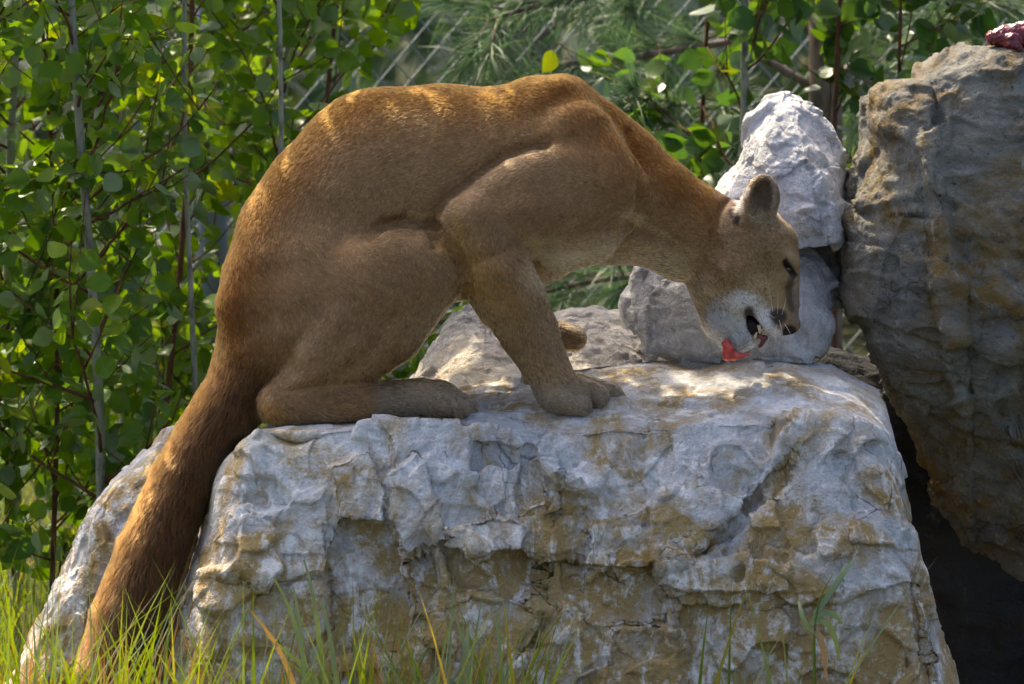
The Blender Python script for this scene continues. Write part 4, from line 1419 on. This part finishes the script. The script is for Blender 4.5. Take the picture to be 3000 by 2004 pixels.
# ------------------------------------------------------------------ grass
def blades(name, roots, mat, hgt, wid, rnd_seed, lean=(0, 0), spread=0.35, parent=None, label=None, cat=None, kind='stuff'):
    g = np.random.default_rng(rnd_seed)
    R = np.asarray(roots, float)
    n = len(R)
    h = g.uniform(*hgt, n); w = g.uniform(*wid, n)
    ld = g.normal(size=(n, 2)) * spread + np.array(lean)
    az = g.uniform(0, math.pi, n)
    sx, sy = np.cos(az) * w, np.sin(az) * w * 0.5
    K = 6
    V = np.zeros((n, K, 2, 3))
    droop = g.uniform(0.0, 0.5, n) ** 2
    for k in range(K):
        t = k / (K - 1)
        cx = R[:, 0] + ld[:, 0] * h * t ** 1.6
        cy = R[:, 1] + ld[:, 1] * h * t ** 1.6
        cz = R[:, 2] + h * (t - droop * t ** 3)
        wd = (1 - t ** 2.2) * (0.55 + 0.9 * t * (1 - t) * 2)
        V[:, k, 0] = np.stack([cx - sx * wd, cy - sy * wd, cz], 1)
        V[:, k, 1] = np.stack([cx + sx * wd, cy + sy * wd, cz], 1)
    b = (np.arange(n) * K * 2)[:, None]
    F = np.concatenate([np.stack([b[:, 0] + 2 * k, b[:, 0] + 2 * k + 1, b[:, 0] + 2 * k + 3, b[:, 0] + 2 * k + 2], 1) for k in range(K - 1)])
    o = mesh_obj(name, V.reshape(-1, 3), F, mat, parent)
    if label:
        tag(o, label, cat, kind=kind)
    return o
def scatter(n, x, y, seed):
    g = np.random.default_rng(seed)
    return np.stack([g.uniform(*x, n), g.uniform(*y, n), np.full(n, -0.02)], 1)
blades('grass', np.concatenate([scatter(2600, (-1.6, 1.4), (0.7, 4.2), 1), scatter(1500, (-1.5, -0.35), (0.15, 1.6), 2)]), M['grass'], (0.12, 0.42), (0.0016, 0.0032), 3, label='green grass under the thicket behind the boulders', cat='grass')
def front_roots(n, px, seed, dmin=-0.62, dmax=-0.42):
    g = np.random.default_rng(seed)
    out = []
    for _ in range(n):
        d = g.uniform(dmin, dmax)
        p = at(g.uniform(*px), 1002, d)
        out.append((p.x, p.y, -0.02))
    return np.array(out)
blades('grass', np.concatenate([front_roots(300, (-250, 560), 11), front_roots(110, (620, 1100), 12), front_roots(150, (1050, 1560), 13), front_roots(20, (2000, 2450), 14)]), M['grass'], (0.26, 0.52), (0.0028, 0.0052), 15, lean=(0.05, 0), spread=0.22,
       label='bright green grass blades in front of the boulder', cat='grass')
blades('grass', np.concatenate([front_roots(210, (-150, 560), 21), front_roots(40, (600, 1100), 22), front_roots(90, (1100, 1560), 23)]), M['dry_grass'], (0.24, 0.42), (0.0018, 0.0036), 25, lean=(0.03, 0), spread=0.2,
       label='dry orange grass blades mixed in front of the boulder', cat='grass')

# ------------------------------------------------------------------ single tall grass stalk before the boulder
def ribbon(name, pts, wid, mat, parent):
    """flat tapering leaf along pts, its face turned to the viewer side"""
    V, F = [], []
    n = len(pts)
    for i, p in enumerate(pts):
        d = (pts[min(i + 1, n - 1)] - pts[max(i - 1, 0)]).normalized()
        sd = d.cross(FW).normalized() * wid * (0.35 + 0.65 * math.sin(math.pi * (0.15 + 0.85 * i / (n - 1))))
        V += [tuple(p - sd), tuple(p + sd + FW * wid * 0.5)]
    for i in range(n - 1):
        F.append((2 * i, 2 * i + 1, 2 * i + 3, 2 * i + 2))
    return mesh_obj(name, V, F, mat, parent)
def bez(P, n=9):
    out = []
    for i in range(n):
        t = i / (n - 1)
        Q = [Vector(p) for p in P]
        while len(Q) > 1:
            Q = [Q[k].lerp(Q[k + 1], t) for k in range(len(Q) - 1)]
        out.append(Q[0])
    return out
def stalk():
    D1 = -0.46
    g0 = at(2400, 2320, D1)
    root = empty('grass_stalk', (g0.x, g0.y, 0))
    tag(root, 'tall green grass stalk with drooping leaves before the boulder right half', 'grass')
    V, F = [], []
    add_tube(V, F, bez([(g0.x, g0.y, -0.02), at(2395, 2000, D1), at(2370, 1820, D1), at(2380, 1780, D1), at(2440, 1680, D1)]), [0.0034, 0.0032, 0.003, 0.0028, 0.0025, 0.002, 0.0016, 0.0012, 0.0008], 6)
    mesh_obj('stem', V, F, M['grass'], root)
    for a, b, c, w, m in (((2385, 1800), (2420, 1760), (2500, 1640), 0.0055, 'grass'), ((2390, 1790), (2440, 1740), (2475, 1655), 0.0045, 'grass'),
                          ((2370, 1830), (2440, 1780), (2458, 1930), 0.0058, 'grass'), ((2380, 1815), (2430, 1770), (2468, 1828), 0.005, 'grass'),
                          ((2365, 1845), (2415, 1830), (2420, 1990), 0.0058, 'dry_grass'), ((2375, 1860), (2345, 1800), (2340, 1760), 0.004, 'grass')):
        ribbon('blade', bez([at(*a, D1), at(*b, D1 - 0.01), at(*c, D1 + 0.02)]), w, M[m], root)
stalk()
for i, (x0, x1, y1, wd) in enumerate(((905, 735, 1790, 0.0062), (930, 800, 1690, 0.006), (960, 890, 1640, 0.0058), (1000, 940, 1760, 0.006), (1010, 780, 1860, 0.0066), (1080, 830, 1930, 0.007), (900, 860, 1720, 0.005), (1395, 1330, 1790, 0.005), (1350, 1372, 1840, 0.008), (1480, 1450, 1800, 0.0046))):
    if i == 0:
        root = empty('grass_tuft', (at(960, 2300, -0.5).x, at(960, 2300, -0.5).y, 0))
        tag(root, 'broad bladed bright green grass tuft before the boulder left half', 'grass')
    D1 = -0.5 + 0.03 * (i % 3)
    b0 = at(x0, 2250, D1)
    ribbon('blade', bez([(b0.x, b0.y, -0.01), at(x0, 2000, D1), at((x0 * 0.6 + x1 * 0.4), (y1 + 120), D1), at(x1, y1, D1 + 0.02)]), wd * 0.75, M['grass'], root)
